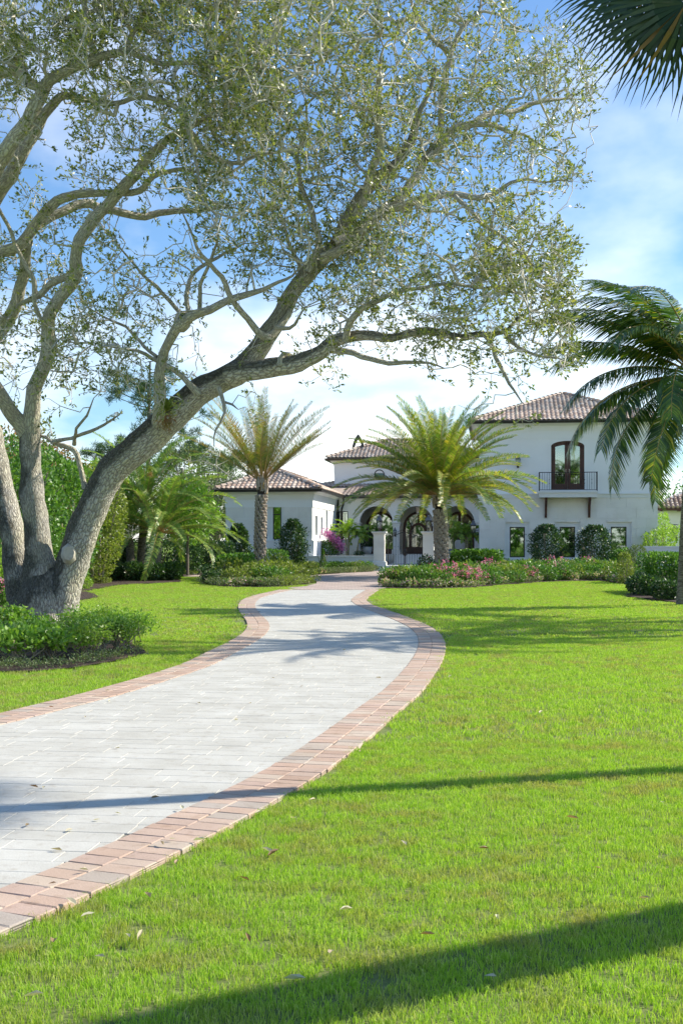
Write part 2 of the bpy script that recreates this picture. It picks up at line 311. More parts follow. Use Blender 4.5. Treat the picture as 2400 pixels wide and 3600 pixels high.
# bark
def barkmat(name, base, lich, crack, su=16, sv=5, moss=True, bs=1.0):
    m, nt, b = newmat(name)
    uv = nt.nodes.new('ShaderNodeUVMap'); mp = nt.nodes.new('ShaderNodeMapping'); mp.inputs['Scale'].default_value = (su, sv, 1)
    nt.links.new(uv.outputs[0], mp.inputs[0])
    dn = noise_node(nt, 1.3, 4, mp.outputs[0])
    va = nt.nodes.new('ShaderNodeVectorMath'); va.operation = 'MULTIPLY_ADD'
    cn = nt.nodes.new('ShaderNodeTexNoise'); cn.inputs['Scale'].default_value = 1.1; cn.inputs['Detail'].default_value = 3; nt.links.new(mp.outputs[0], cn.inputs['Vector'])
    nt.links.new(cn.outputs['Color'], va.inputs[0]); va.inputs[1].default_value = (1.1,1.1,0); nt.links.new(mp.outputs[0], va.inputs[2])
    vo = nt.nodes.new('ShaderNodeTexVoronoi'); vo.feature = 'DISTANCE_TO_EDGE'; vo.inputs['Scale'].default_value = 1.0; nt.links.new(va.outputs[0], vo.inputs['Vector'])
    fine = noise_node(nt, 5, 6, mp.outputs[0])
    big = noise_node(nt, 1.6, 4)
    c = ramp(nt, big, [(.35, base), (.62, lich)])
    c = mixrgb(nt, 1.0, c, ramp(nt, fine, [(.3,(.72,.72,.72)),(.7,(1.18,1.18,1.18))]), 'MULTIPLY')
    ck = ramp(nt, vo.outputs[0], [(.0,(1,1,1)),(.07,(.5,.5,.5)),(.17,(0,0,0))])
    c = mixrgb(nt, ck, c, crack)
    if moss:   # sooty mould and moss that grow on the upper side, away from the sun
        g = nt.nodes.new('ShaderNodeNewGeometry'); dp = nt.nodes.new('ShaderNodeVectorMath'); dp.operation = 'DOT_PRODUCT'
        nt.links.new(g.outputs['Normal'], dp.inputs[0]); dp.inputs[1].default_value = (-.48,-.05,.88)
        s1 = nt.nodes.new('ShaderNodeMath'); s1.operation = 'MULTIPLY_ADD'; nt.links.new(noise_node(nt, 2.4, 6, None, .7), s1.inputs[0]); s1.inputs[1].default_value = 1.5; nt.links.new(dp.outputs['Value'], s1.inputs[2])
        sp = nt.nodes.new('ShaderNodeSeparateXYZ'); nt.links.new(g.outputs['Position'], sp.inputs[0])
        hr = nt.nodes.new('ShaderNodeMapRange'); nt.links.new(sp.outputs['Z'], hr.inputs[0]); hr.inputs['From Min'].default_value = 4.6; hr.inputs['From Max'].default_value = 5.6; hr.inputs['To Min'].default_value = 1; hr.inputs['To Max'].default_value = 0.25
        f = ramp(nt, s1.outputs[0], [(.0,(0,0,0)),(.5,(0,0,0)),(.62,(1,1,1))])
        # ramp clamps at 1: shift the range so that it starts near 1.1
        s1.inputs[1].default_value = 1.0
        sub = nt.nodes.new('ShaderNodeMath'); sub.operation = 'SUBTRACT'; nt.links.new(s1.outputs[0], sub.inputs[0]); sub.inputs[1].default_value = .46
        f = ramp(nt, sub.outputs[0], [(.0,(0,0,0)),(.18,(.2,.2,.2)),(.36,(.8,.8,.8))])
        mm = nt.nodes.new('ShaderNodeMath'); mm.operation = 'MULTIPLY'; nt.links.new(f, mm.inputs[0]); nt.links.new(hr.outputs[0], mm.inputs[1])
        mosscol = ramp(nt, noise_node(nt, 26, 6), [(.3,(.012,.011,.009)),(.55,(.035,.036,.02)),(.66,(.16,.16,.13)),(.8,(.34,.34,.30))])
        c = mixrgb(nt, mm.outputs[0], c, mosscol)
    nt.links.new(c, b.inputs['Base Color']); b.inputs['Roughness'].default_value = .9; b.inputs['Specular IOR Level'].default_value = .15
    hh = ramp(nt, vo.outputs[0], [(0,(0,0,0)),(.3,(1,1,1))])
    hh = mixrgb(nt, .35, hh, fine)
    bump(nt, b, hh, bs, .035); return m
M['oakbark'] = barkmat('oak_bark', (.72,.68,.62), (.70,.66,.50), (.25,.22,.18), 30, 8)
M['limbbark'] = barkmat('limb_bark', (.70,.66,.58), (.68,.64,.48), (.33,.29,.24), 30, 8, False, .8)
M['twig'] = mat('oak_twig', (.60,.56,.48), .85, .3, 5)
M['palmbark'] = barkmat('palm_bark', (.26,.23,.19), (.33,.30,.25), (.08,.065,.05), 5, 26, False, .6)
M['boot'] = mat('frond_boot', (.43,.355,.28), .85, .35, 12, .6, 60)
M['bootdark'] = mat('trunk_core', (.05,.036,.026), .95, .3, 20, .6, 60)
M['cutwood'] = mat('sawn_wood', (.50,.45,.36), .85, .2, 14, .5, 60)
M['leafdry'] = leafmat('fallen_leaf', [(0,(.20,.10,.04)),(.4,(.45,.36,.22)),(.7,(.62,.58,.45)),(1,(.30,.12,.05))], .5, .2, .4)

# ------------------------------------------------------------------ curves of the drive
def smooth_curve(P, step=.06, it=3, ext0=None, ext1=None):
    P = np.array(P, float)
    if ext0 is not None: P = np.vstack([ext0, P])
    d = np.r_[0, np.cumsum(np.hypot(*np.diff(P, axis=0).T))]
    s = np.arange(0, d[-1], .35); Q = np.c_[np.interp(s, d, P[:,0]), np.interp(s, d, P[:,1])]
    for _ in range(it): Q[1:-1] = .25*Q[:-2]+.5*Q[1:-1]+.25*Q[2:]
    d = np.r_[0, np.cumsum(np.hypot(*np.diff(Q, axis=0).T))]
    s = np.arange(0, d[-1], step); Q = np.c_[np.interp(s, d, Q[:,0]), np.interp(s, d, Q[:,1])]
    k = np.ones(9)/9; Qp = np.vstack([np.repeat(Q[:1],4,0), Q, np.repeat(Q[-1:],4,0)])
    return np.c_[np.convolve(Qp[:,0],k,'valid'), np.convolve(Qp[:,1],k,'valid')]
g2 = lambda L: [tuple(gr(x, y).xy) for x, y in L]
LIN = g2([(0,2558),(210,2503),(421,2450),(574,2402),(746,2345),(836,2294),(887,2266),(932,2237),(949,2211),(944,2190),(925,2170),(903,2148),(895,2129),(902,2113),(925,2100),(970,2088),(1034,2072)])
RIN = g2([(0,3145),(204,3062),(472,2941),(759,2804),(949,2709),(1133,2587),(1255,2495),(1327,2450),(1391,2390),(1435,2339),(1464,2294),(1472,2262),(1464,2231),(1429,2202),(1365,2173),(1301,2149),(1250,2129),(1231,2113),(1244,2100),(1265,2088),(1289,2072)])
l0 = np.array(LIN[0]); r0 = np.array(RIN[0])
LIN_C = smooth_curve(LIN, ext0=l0+np.array([-.9,-2.1])*4.5)
RIN_C = smooth_curve(RIN, ext0=r0+np.array([-.55,-1.07])*3.0)
def offset(Cv, d):
    t = np.gradient(Cv, axis=0); t /= np.linalg.norm(t, axis=1)[:,None]
    n = np.c_[-t[:,1], t[:,0]]; return Cv + n*d
BW = .42
LOUT = offset(LIN_C, BW); ROUT = offset(RIN_C, -BW)
def inpoly(P, poly):
    P = np.atleast_2d(P); x, y = P[:,0], P[:,1]; poly = np.asarray(poly); c = np.zeros(len(P), bool)
    for (x1, y1), (x2, y2) in zip(poly, np.roll(poly, -1, 0)):
        if y1 == y2: continue
        k = ((y1 > y) != (y2 > y)); k[k] = x[k] < (x2-x1)*(y[k]-y1)/(y2-y1)+x1; c ^= k
    return c
DRIVE_IN = np.vstack([LIN_C[::3], RIN_C[::-3]]); DRIVE_OUT = np.vstack([LOUT[::3], ROUT[::-3]])
DRIVE_X = np.vstack([offset(LIN_C, BW+.004)[::3], offset(RIN_C, -BW-.004)[::-3]])
PLAZA = np.array(g2([(1034,2073),(1008,2068),(1075,2062),(1112,2052),(1112,2045)]) + [(-2.0,52.5),(-9.0,51.5),(-13,52.6),(-22,56),(-22,60.5),(-13,58.5),(-9,58.2),(-2.2,58.5)] + g2([(1110,2016),(1230,2012),(1308,2010)]) + [(1.7,61.5),(4.4,61.2)] + g2([(1480,2012),(1450,2024),(1400,2045),(1370,2061),(1352,2069),(1305,2073)]))

# ------------------------------------------------------------------ ground sheets
mb = MB()
for y0, y1 in ((-1500,38),(38,66),(66,1500)): mb.quad((-1500,y0,gz(y0)-.012),(1500,y0,gz(y0)-.012),(1500,y1,gz(y1)-.012),(-1500,y1,gz(y1)-.012))
mb.build('ground', M['lawn'], kind='structure')
def sheet(name, poly, z, m, kind='structure', parent=None, label=None):
    import bmesh
    from mathutils.geometry import tessellate_polygon
    P3 = [Vector((p[0], p[1], z)) for p in poly]; bm = bmesh.new(); vs = [bm.verts.new(p) for p in P3]
    for tri in tessellate_polygon([P3]):
        try: bm.faces.new([vs[i] for i in tri])
        except ValueError: pass
    for yc in (38, 66): bmesh.ops.bisect_plane(bm, geom=bm.verts[:]+bm.edges[:]+bm.faces[:], plane_co=(0,yc,0), plane_no=(0,1,0))
    for f in bm.faces:
        f.normal_update()
        if f.normal.z < 0: f.normal_flip()
    for v_ in bm.verts: v_.co.z += gz(v_.co.y)
    me = bpy.data.meshes.new(name); bm.to_mesh(me); bm.free()
    return link(name, me, m, parent, kind)
drive = sheet('driveway', DRIVE_OUT, .006, M['bedding'])
plaza = sheet('forecourt', PLAZA, .012, M['plaza'])

# pavers -------------------------------------------------------------------
def paver_mesh(name, lx, ly, h=.05, ch=.006, top=0.0):
    x, y = lx/2, ly/2
    V = [(-x,-y,-h),(x,-y,-h),(x,y,-h),(-x,y,-h),(-x,-y,-ch),(x,-y,-ch),(x,y,-ch),(-x,y,-ch),(-x+ch,-y+ch,0),(x-ch,-y+ch,0),(x-ch,y-ch,0),(-x+ch,y-ch,0)]
    F = [(8,9,10,11)] + [(a,(a+1)%4,(a+1)%4+4,a+4) for a in range(4)] + [(a+4,(a+1)%4+4,(a+1)%4+8,a+8) for a in range(4)]
    return V, F
def lay(items, name, variants, m, parent, limit=300):
    """items: (x, y, z, rot, tiltx, tilty, variant); the 300 that show largest are objects, the rest one part"""
    def score(i):
        x, y = i[0], i[1]; return y if (abs(x) < .3*y+.3 and y > 3.75) else y+100
    items = sorted(items, key=score)
    meshes = []
    for V, F in variants:
        me = bpy.data.meshes.new(name); me.from_pydata(V, [], F); me.update(); me.materials.append(m); meshes.append(me)
    for (x, y, z, r, tx, ty, k) in items[:limit]:
        o = bpy.data.objects.new(name, meshes[k]); C.objects.link(o); o.location = (x, y, z); o.rotation_euler = (tx, ty, r); o.parent = parent
    mb = MB()
    for (x, y, z, r, tx, ty, k) in items[limit:]:
        V, F = variants[k]; n = len(mb.v); Mx = Matrix.Translation((x, y, z)) @ Matrix.Rotation(r, 4, 'Z') @ Matrix.Rotation(tx, 4, 'X') @ Matrix.Rotation(ty, 4, 'Y')
        mb.v += [tuple(Mx @ Vector(p)) for p in V]; mb.f += [tuple(n+i for i in f) for f in F]
    mb.build(name+'_field', m, parent, 'stuff')
HY = -math.atan(.13)
PL, PW, PG = .40, .20, .0030
items = []; ca, sa = math.cos(HY), math.sin(HY)
LENS = (.31, .40, .47); cand = []; kind_ = []
pr = random.Random(21)
for r_ in range(0, 260):
    u = -16-pr.random()*.4
    while u < 17:
        k = pr.choice((0, 1, 1, 2)); L_ = LENS[k]; v = r_*PW
        cand.append((u+L_/2, v)); kind_.append(k); u += L_
cand = np.array(cand); kind_ = np.array(kind_); CL = np.array(LENS)[kind_]
W2 = np.c_[cand[:,0]*ca-cand[:,1]*sa, cand[:,0]*sa+cand[:,1]*ca+1.0]
pre = (W2[:,1] < 44) & (np.abs(W2[:,0]) < 9); cand, kind_, CL, W2 = cand[pre], kind_[pre], CL[pre], W2[pre]
ok = np.zeros(len(cand), bool); allin = np.ones(len(cand), bool)
for du, dv in ((-.5,-.5),(.5,-.5),(.5,.5),(-.5,.5),(0,.5),(0,-.5)):
    q = W2 + np.c_[du*CL*ca - dv*PW*sa, du*CL*sa + dv*PW*ca]
    ok |= inpoly(q, DRIVE_IN); allin &= inpoly(q, DRIVE_OUT)
for (x, y), k in zip(W2[ok & allin], kind_[ok & allin]):
    items.append((x, y, .015+random.uniform(-.001,.001), HY+random.gauss(0,.002), random.gauss(0,.0009), random.gauss(0,.0007), int(k)))
lay(items, 'paver', [paver_mesh('paver', L_-PG, PW-PG*random.uniform(.8,1.6), .012, .0020) for L_ in LENS], M['paver'], drive)
def strip(name, A, B, z, m, parent):
    mb = MB()
    for i in range(0, len(A)-3, 3):
        j = i+3; mb.quad((*A[i],z),(*B[i],z),(*B[j],z),(*A[j],z))
    me = mb.mesh(name)
    if me.polygons[0].normal.z < 0: me.flip_normals()
    return link(name, me, m, parent)
strip('joint_bed', LIN_C, LOUT, .0172, M['sand'], drive); strip('joint_bed', RIN_C, ROUT, .0172, M['sand'], drive)
bricks = []; BL = BW/2
for Cv, sg in ((LIN_C, 1), (RIN_C, -1)):
    for row in (0, 1):
        oc = offset(Cv, sg*(BL*(row+.5))); d = np.r_[0, np.cumsum(np.hypot(*np.diff(oc, axis=0).T))]
        s = .03 if row else 0.
        while s < d[-1]:
            wv = random.choice((0, 0, 1, 2)); wd = (.145, .118, .165)[wv]
            q = s + wd/2
            if q >= d[-1]: break
            x, y = np.interp(q, d, oc[:,0]), np.interp(q, d, oc[:,1]); x2, y2 = np.interp(q+.1, d, oc[:,0]), np.interp(q+.1, d, oc[:,1])
            if (x2-x)**2+(y2-y)**2 < 1e-6: break
            a = math.atan2(y2-y, x2-x)
            n_ = random.randrange(3)
            bricks.append((x+random.gauss(0,.002), y+random.gauss(0,.002), .0235+random.uniform(-.0015,.0015), a+random.gauss(0,.02), random.gauss(0,.003), random.gauss(0,.003), wv*3+n_))
            s += wd
def brickv(lx, ly):
    V, F = paver_mesh('', lx, ly, .03, .005); V = [(x+random.uniform(-.004,.004), y+random.uniform(-.004,.004), z) for x, y, z in V]; return V, F
bv = [brickv(wd-.005, BL-.005) for wd in (.145,.118,.165) for _ in range(3)]
lay(bricks, 'brick', bv, M['brick'], drive)
# curb bricks where the drive meets the forecourt
a0 = np.array(gr(1020,2073.5).xy); a1 = np.array(gr(1318,2073.5).xy); kb = []
for row in range(3):
    n = int(np.linalg.norm(a1-a0)/.15)
    for i in range(n):
        p = a0+(a1-a0)*(i+.5)/n; kb.append((p[0]+.05*row, p[1]+.08+row*BL*1.0, .022, 0, 0, 0, 0))
mb = MB()
for (x, y, z, *_r) in kb:
    V, F = bv[0]; n = len(mb.v); mb.v += [(a+x, b_+y, c_+z) for a, b_, c_ in V]; mb.f += [tuple(n+i for i in f) for f in F]
mb.build('brick_band', M['brick'], drive, 'stuff')
# ================================================================== the house
EU = (math.cos(HY), math.sin(HY)); EV = (-math.sin(HY), math.cos(HY)); HO = (7.59, 66.0)
def pu(px, v):
    k = (px-1200)/FPX; return (k*(HO[1]+EV[1]*v)-HO[0]-EV[0]*v)/(EU[0]-k*EU[1])
def wy(u, v): return HO[1]+EU[1]*u+EV[1]*v
def pz(py, u, v): return CAMZ+(HOR-py)/FPX*wy(u, v)
house = empty('villa', (HO[0], HO[1], 0), HY, 'white Mediterranean villa with clay tile roofs, arched porch and balcony beyond the lawn', 'house')
def wall_mb(mb, o, a, length, z0, z1, th, ops):
    """wall from o along unit a; ops = (s0, s1, zb, zs, rise): opening with a flat (rise 0) or arched head; thickness goes to the left of a"""
    o = Vector((*o, 0)); a = Vector((*a, 0)).normalized(); b = Vector((-a.y, a.x, 0))
    def P(s, t, z): return tuple(o+a*s+b*t+Vector((0,0,z)))
    cuts = {0.0, length}
    for (s0, s1, zb, zs, rise) in ops:
        cuts |= {s0, s1}
        if rise > 0:
            for i in range(1, 20): cuts.add(s0+(s1-s0)*(.5-.5*math.cos(math.pi*i/20)))
    cuts = sorted(cuts)
    def head(op, s):
        s0, s1, zb, zs, rise = op
        if rise <= 0: return zs
        q = (s-(s0+s1)/2)/((s1-s0)/2); return zs+rise*math.sqrt(max(0, 1-q*q))
    for s, e in zip(cuts[:-1], cuts[1:]):
        if e-s < 1e-6: continue
        mid = (s+e)/2; op = next((q for q in ops if q[0] < mid < q[1]), None)
        if op is None: parts = [(z0, z0, z1, z1)]
        else:
            parts = []
            if op[2] > z0: parts.append((z0, z0, op[2], op[2]))
            parts.append((head(op, s), head(op, e), z1, z1))
            if head(op, s) != z1: mb.quad(P(s,0,head(op,s)), P(s,th,head(op,s)), P(e,th,head(op,e)), P(e,0,head(op,e)))
            if op[2] > z0: mb.quad(P(s,0,op[2]), P(e,0,op[2]), P(e,th,op[2]), P(s,th,op[2]))
        for (b0, b1, t0, t1) in parts:
            mb.quad(P(s,0,b0), P(e,0,b1), P(e,0,t1), P(s,0,t0)); mb.quad(P(e,th,b1), P(s,th,b0), P(s,th,t0), P(e,th,t1))
    for (s0, s1, zb, zs, rise) in ops:
        mb.quad(P(s0,0,zb), P(s0,th,zb), P(s0,th,zs), P(s0,0,zs)); mb.quad(P(s1,th,zb), P(s1,0,zb), P(s1,0,zs), P(s1,th,zs))
    mb.quad(P(0,0,z0), P(0,0,z1), P(0,th,z1), P(0,th,z0)); mb.quad(P(length,0,z1), P(length,0,z0), P(length,th,z0), P(length,th,z1))
    mb.quad(P(0,0,z1), P(length,0,z1), P(length,th,z1), P(0,th,z1))
    return mb
def window(o, a, s0, s1, z0, z1, casing=.0, rec=.12, mull=(), curt=None, fr=.05, casing_m=None, dark=True, label=None):
    """framed pane set in an opening of a wall that starts at o and runs along a; returns the frame part"""
    A = Vector((*a, 0)).normalized(); B = Vector((-A.y, A.x, 0)); O = Vector((*o, 0))
    Mx = Matrix(((A.x, B.x, 0, O.x), (A.y, B.y, 0, O.y), (0, 0, 1, 0), (0, 0, 0, 1)))
    par = house
    if casing > 0:
        mb = MB(); c = casing
        mb.box(s0-.001, s0+c, rec-.05, rec+.05, z0, z1, Mx); mb.box(s1-c, s1+.001, rec-.05, rec+.05, z0, z1, Mx)
        mb.box(s0+c, s1-c, rec-.05, rec+.05, z1-c, z1, Mx)
        if mull == 'pair': mb.box((s0+s1)/2-.16, (s0+s1)/2+.16, rec-.05, rec+.05, z0, z1-c, Mx)
        mb.box(s0+c, s1-c, rec-.048, rec+.05, z0, z0+c*.35, Mx)
        par = mb.build('window_casing', casing_m or M['trim'], house)
    panes = [(s0+casing, s1-casing)] if mull != 'pair' else [(s0+casing, (s0+s1)/2-.16), ((s0+s1)/2+.16, s1-casing)]
    zb = z0+casing*.35; zt = z1-casing
    for (a0, a1) in panes:
        mb = MB(); y0, y1 = rec-.03, rec+.03
        mb.box(a0, a0+fr, y0, y1, zb, zt, Mx); mb.box(a1-fr, a1, y0, y1, zb, zt, Mx)
        mb.box(a0+fr, a1-fr, y0, y1, zb, zb+fr, Mx); mb.box(a0+fr, a1-fr, y0, y1, zt-fr, zt, Mx)
        if mull == 'pair': zm = zb+(zt-zb)*.74; mb.box(a0+fr, a1-fr, y0, y1, zm, zm+fr, Mx)
        f = mb.build('window', M['bronze'], house)
        MB().box(a0+fr, a1-fr, rec-.004, rec+.004, zb+fr, zt-fr, Mx).build('pane', M['glass'], f)
        if curt is not None:
            mb = MB(); n = 14
            for i in range(n):
                x0 = a0+(a1-a0)*i/n; x1 = a0+(a1-a0)*(i+1)/n; d0 = .04*math.sin(i*2.1); d1 = .04*math.sin((i+1)*2.1)
                if curt == 'sides' and .34 < (i+.5)/n < .66: continue
                zc = zb+(zt-zb)*(.33 if curt == 'short' else .0)
                mb.quad(Mx@Vector((x0,rec+.22+d0,zc)), Mx@Vector((x1,rec+.22+d1,zc)), Mx@Vector((x1,rec+.22+d1,zt)), Mx@Vector((x0,rec+.22+d0,zt)))
            mb.build('curtain', M['curtain'], f)
        if dark:
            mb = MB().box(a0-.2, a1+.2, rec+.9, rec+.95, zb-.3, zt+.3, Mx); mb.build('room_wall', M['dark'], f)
    return par
def panels(o, a, length, z0, z1, ch, pl, holes, nm='stone_panel', th=.03):
    """large limestone panels set on the wall with fine joints; clipped round the openings"""
    A = Vector((*a, 0)).normalized(); B = Vector((-A.y, A.x, 0)); O = Vector((*o, 0)); g = .004
    Mx = Matrix(((A.x, B.x, 0, O.x), (A.y, B.y, 0, O.y), (0, 0, 1, 0), (0, 0, 0, 1)))
    n = max(1, round((z1-z0)/ch)); h = (z1-z0)/n; r_ = random.Random(5)
    for k in range(n):
        s = -pl*.5 if k % 2 else 0.0
        while s < length:
            e = min(s+pl, length); s_ = max(s, 0.0)
            rects = [(s_, e, z0+k*h, z0+(k+1)*h)]
            for (h0, h1, hb, ht) in holes:
                out = []
                for (x0, x1, y0, y1) in rects:
                    if h1 <= x0 or h0 >= x1 or ht <= y0 or hb >= y1: out.append((x0,x1,y0,y1)); continue
                    if h0 > x0: out.append((x0,h0,y0,y1))
                    if h1 < x1: out.append((h1,x1,y0,y1))
                    if ht < y1: out.append((max(x0,h0),min(x1,h1),ht,y1))
                    if hb > y0: out.append((max(x0,h0),min(x1,h1),y0,hb))
                rects = out
            for (x0, x1, y0, y1) in rects:
                if x1-x0 < .03 or y1-y0 < .03: continue
                t = th+r_.uniform(-.0015,.0015)
                MB().box(x0+g, x1-g, -t, -.001, y0+g, y1-g, Mx).build(nm, M['stone'], house)
            s += pl
def ring(mb, u0, u1, v0, v1, e, z0, z1, g=0):   # a solid band round a rectangular block, top wider by g
    mb.taper(u0-e, u1+e, v0-e, v1+e, z0, z1, g)
def profile(mb, u0, u1, v0, v1, steps):
    for (e, z0, z1, g) in steps: ring(mb, u0, u1, v0, v1, e, z0, z1, g)

# ---- roof tiles
def tile_mesh():
    W, L, n = .26, .42, 6; V = []; F = []
    for y, zoff in ((0, .030), (L, .0)):
        for i in range(n+1):
            t = i/n; x = -W/2+W*t; z = .052*(.5-.5*math.cos(2*math.pi*t))**.8 + zoff
            V.append((x, y, z))
    for i in range(n): F.append((i, i+1, n+1+i+1, n+1+i))
    k = len(V)
    for i in range(n+1): x, y, z = V[i]; V.append((x, y, z-.022))      # thick front edge
    for i in range(n): F.append((k+i, k+i+1, i+1, i))
    return V, F
TV, TF = tile_mesh()
TILES = []
def tiled_face(P0, a, up, n, poly, roof):
    """fills the face polygon (given in the a/up plane from P0) with rows of S-tiles"""
    P0 = Vector(P0); a = Vector(a).normalized(); up = Vector(up).normalized(); nn = a.cross(up).normalized()
    xs = [p[0] for p in poly]; ys = [p[1] for p in poly]; TW, TL = .245, .34
    for r_ in range(int((max(ys))/TL)+1):
        for c_ in range(int((max(xs)-min(xs))/TW)+2):
            x = min(xs)+TW*(c_+.5); y = r_*TL-.03
            if not inpoly([(x, y+TL*.45)], poly)[0]: continue
            o_ = P0+a*x+up*y+nn*(.012)
            Mx = Matrix(((a.x, up.x, nn.x, o_.x), (a.y, up.y, nn.y, o_.y), (a.z, up.z, nn.z, o_.z), (0,0,0,1)))
            Mx = Mx @ Matrix.Rotation(random.gauss(0,.008), 4, 'Z') @ Matrix.Rotation(random.gauss(0,.010), 4, 'X')
            TILES.append((Mx, roof))
def capline(mb, p, q, r=.13, seg=.36):
    p = Vector(p); q = Vector(q); L = (q-p).length; d = (q-p)/L; n = int(L/seg)+1
    side = d.cross(Vector((0,0,1))).normalized(); up = side.cross(d).normalized()
    for i in range(n):
        a = p+d*min(L, i*seg); b = p+d*min(L, i*seg+seg*1.12); k = len(mb.v)
        for (c_, rr, lift) in ((a, r*1.12, .045), (b, r*.9, .015)):
            for j in range(7):
                th = math.pi*j/6; mb.v.append(tuple(c_+side*math.cos(th)*rr+up*(math.sin(th)*rr*.8+lift)))
        for j in range(6): mb.f.append((k+j, k+j+1, k+7+j+1, k+7+j))
        mb.f.append(tuple(k+j for j in range(7))[::-1])
def hip_roof(u0, u1, v0, v1, ze, zr, ov, faces='FLRB', ridge='auto', name='roof'):
    """hip roof over a rectangle; eaves at ze, ridge at zr"""
    U0, U1, V0, V1 = u0-ov, u1+ov, v0-ov, v1+ov; lu, lv = U1-U0, V1-V0
    if lu >= lv: rA = Vector((U0+lv/2, (V0+V1)/2, zr)); rB = Vector((U1-lv/2, (V0+V1)/2, zr))
    else: rA = Vector(((U0+U1)/2, V0+lu/2, zr)); rB = Vector(((U0+U1)/2, V1-lu/2, zr))
    a, b, c_, d = Vector((U0,V0,ze)), Vector((U1,V0,ze)), Vector((U1,V1,ze)), Vector((U0,V1,ze))
    mb = MB(); dz = Vector((0,0,-.10))
    if lu >= lv: F = {'F': [a,b,rB,rA], 'B': [c_,d,rA,rB], 'L': [d,a,rA], 'R': [b,c_,rB]}
    else: F = {'F': [a,b,rA], 'B': [c_,d,rB], 'L': [d,a,rA,rB], 'R': [b,c_,rB,rA]}
    for k, f in F.items(): mb.poly([p-Vector((0,0,.012)) for p in f])
    mb.poly([p+dz for p in (d,c_,b,a)])
    for p, q in ((a,b),(b,c_),(c_,d),(d,a)): mb.quad(p+dz, q+dz, q-Vector((0,0,.012)), p-Vector((0,0,.012)))
    roof = mb.build(name, M['tile'], house)
    for k in faces:
        f = F[k]; P0 = f[0]; ax = (f[1]-f[0]).normalized(); up = (f[2]-f[1]); up = (up-ax*up.dot(ax)).normalized()
        poly = [((p-P0).dot(ax), (p-P0).dot(up)) for p in f]; tiled_face(P0, ax, up, None, poly, roof)
    mb = MB()
    for p, q in ((a,rA),(b,rB if lu >= lv else rA),(c_,rB),(d,rA if lu >= lv else rB)):
        capline(mb, p+Vector((0,0,.02)), q+Vector((0,0,.02)))
    if (rB-rA).length > .3: capline(mb, rA, rB)
    mb.build('ridge_cap', M['tile'], roof)
    # gutter along the eaves
    g = MB()
    for p, q in ((a,b),(b,c_),(c_,d),(d,a)):
        dr = (q-p).normalized(); n = dr.cross(Vector((0,0,1))); z = Vector((0,0,1))
        prof = [(-.02,-.17),(.10,-.17),(.14,-.05),(.14,-.03),(-.02,-.03)]
        k = len(g.v)
        for e in (p-dr*.12, q+dr*.12):
            for (x, y) in prof: g.v.append(tuple(e+n*x+z*y))
        m_ = len(prof)
        for j in range(m_): g.f.append((k+j, k+(j+1)%m_, k+m_+(j+1)%m_, k+m_+j))
        g.f.append(tuple(k+j for j in range(m_))); g.f.append(tuple(k+m_+j for j in range(m_))[::-1])
    g.build('gutter', M['gutter'], roof)
    return roof

# ---- two-storey wing (right)
U1 = pu(2310, 0); ZE = pz(1476, 4, -.5)
def rop(px0, px1, py0, py1, v=0.):
    a, b = pu(px0, v), pu(px1, v); return (a, b, pz(py1, a, v), pz(py0, a, v))
wins = [rop(1775,1859,1838.5,1966), rop(1950,2036,1836.5,1965), rop(2130,2217,1835,1964)]
zsill = sum(w_[2] for w_ in wins)/3; ztopw = sum(w_[3] for w_ in wins)/3
dr = rop(1935,2053,1569,1721); d_rise = pz(1549, 5, 0)-dr[3]
zstr0, zstr1 = pz(1752, 1, 0), pz(1738, 1, 0)
ops = [(a, b, zsill, ztopw, 0) for (a, b, _, _) in wins] + []
ops_all = ops
mbw = MB()
# lower and upper front walls are stacked so that openings never share a strip
wall_mb(mbw, (0,0), (1,0), U1, 0, zstr0, .28, ops)
wall_mb(mbw, (0,0.002), (1,0), U1, zstr0, ZE-.12, .28, [(dr[0], dr[1], dr[2], dr[3], d_rise)])
wall_mb(mbw, (0,9.6), (0,-1), 9.6-.28, 0, ZE-.12, .25, [])
wall_mb(mbw, (U1,.28), (0,1), 9.6-.28, 0, ZE-.12, .25, [])
wall_mb(mbw, (U1,9.6), (-1,0), U1, 0, ZE-.12, .25, [])
mbw.build('wing_wall', M['stucco'], house)
MB().box(.3, U1-.3, .3, 9.3, zstr0-.1, zstr0+.1).build('upper_floor', M['dark'], house)
mb = MB(); ring(mb, 0, U1, 0, 9.6, .07, zstr0, zstr1-.03); ring(mb, 0, U1, 0, 9.6, .12, zstr1-.03, zstr1+.02); mb.build('string_course', M['trim'], house)
mb = MB(); profile(mb, 0, U1, 0, 9.6, [(.035, ZE-.98, ZE-.60, 0), (.06, ZE-.62, ZE-.58, .0), (.06, ZE-.58, ZE-.34, .05), (.13, ZE-.34, ZE-.28, 0), (.14, ZE-.28, ZE-.115, .30)])
mb.build('cornice', M['stucco'], house)
def plinth(mb, u0, u1, z1, ops_, dv=.09, v=0.0, cap=True):
    mb.box(u0, u1, v-dv, v-.002, 0, z1-.05); mb.box(u0, u1, v-dv-.02, v-.002, z1-.05, z1)
mb = MB(); plinth(mb, -.05, U1+.05, zsill, None); mb.build('plinth', M['stucco'], house)
panels((0,0), (1,0), U1, zsill, zstr0, .53, 1.06, [(a-.02, b+.02, zsill-1, ztopw+.02) for a, b, _, _ in ops_all and wins])
for i, (a, b, _, _) in enumerate(wins):
    window((0,0), (1,0), a, b, zsill, ztopw, casing=.24, rec=.14, fr=.055)
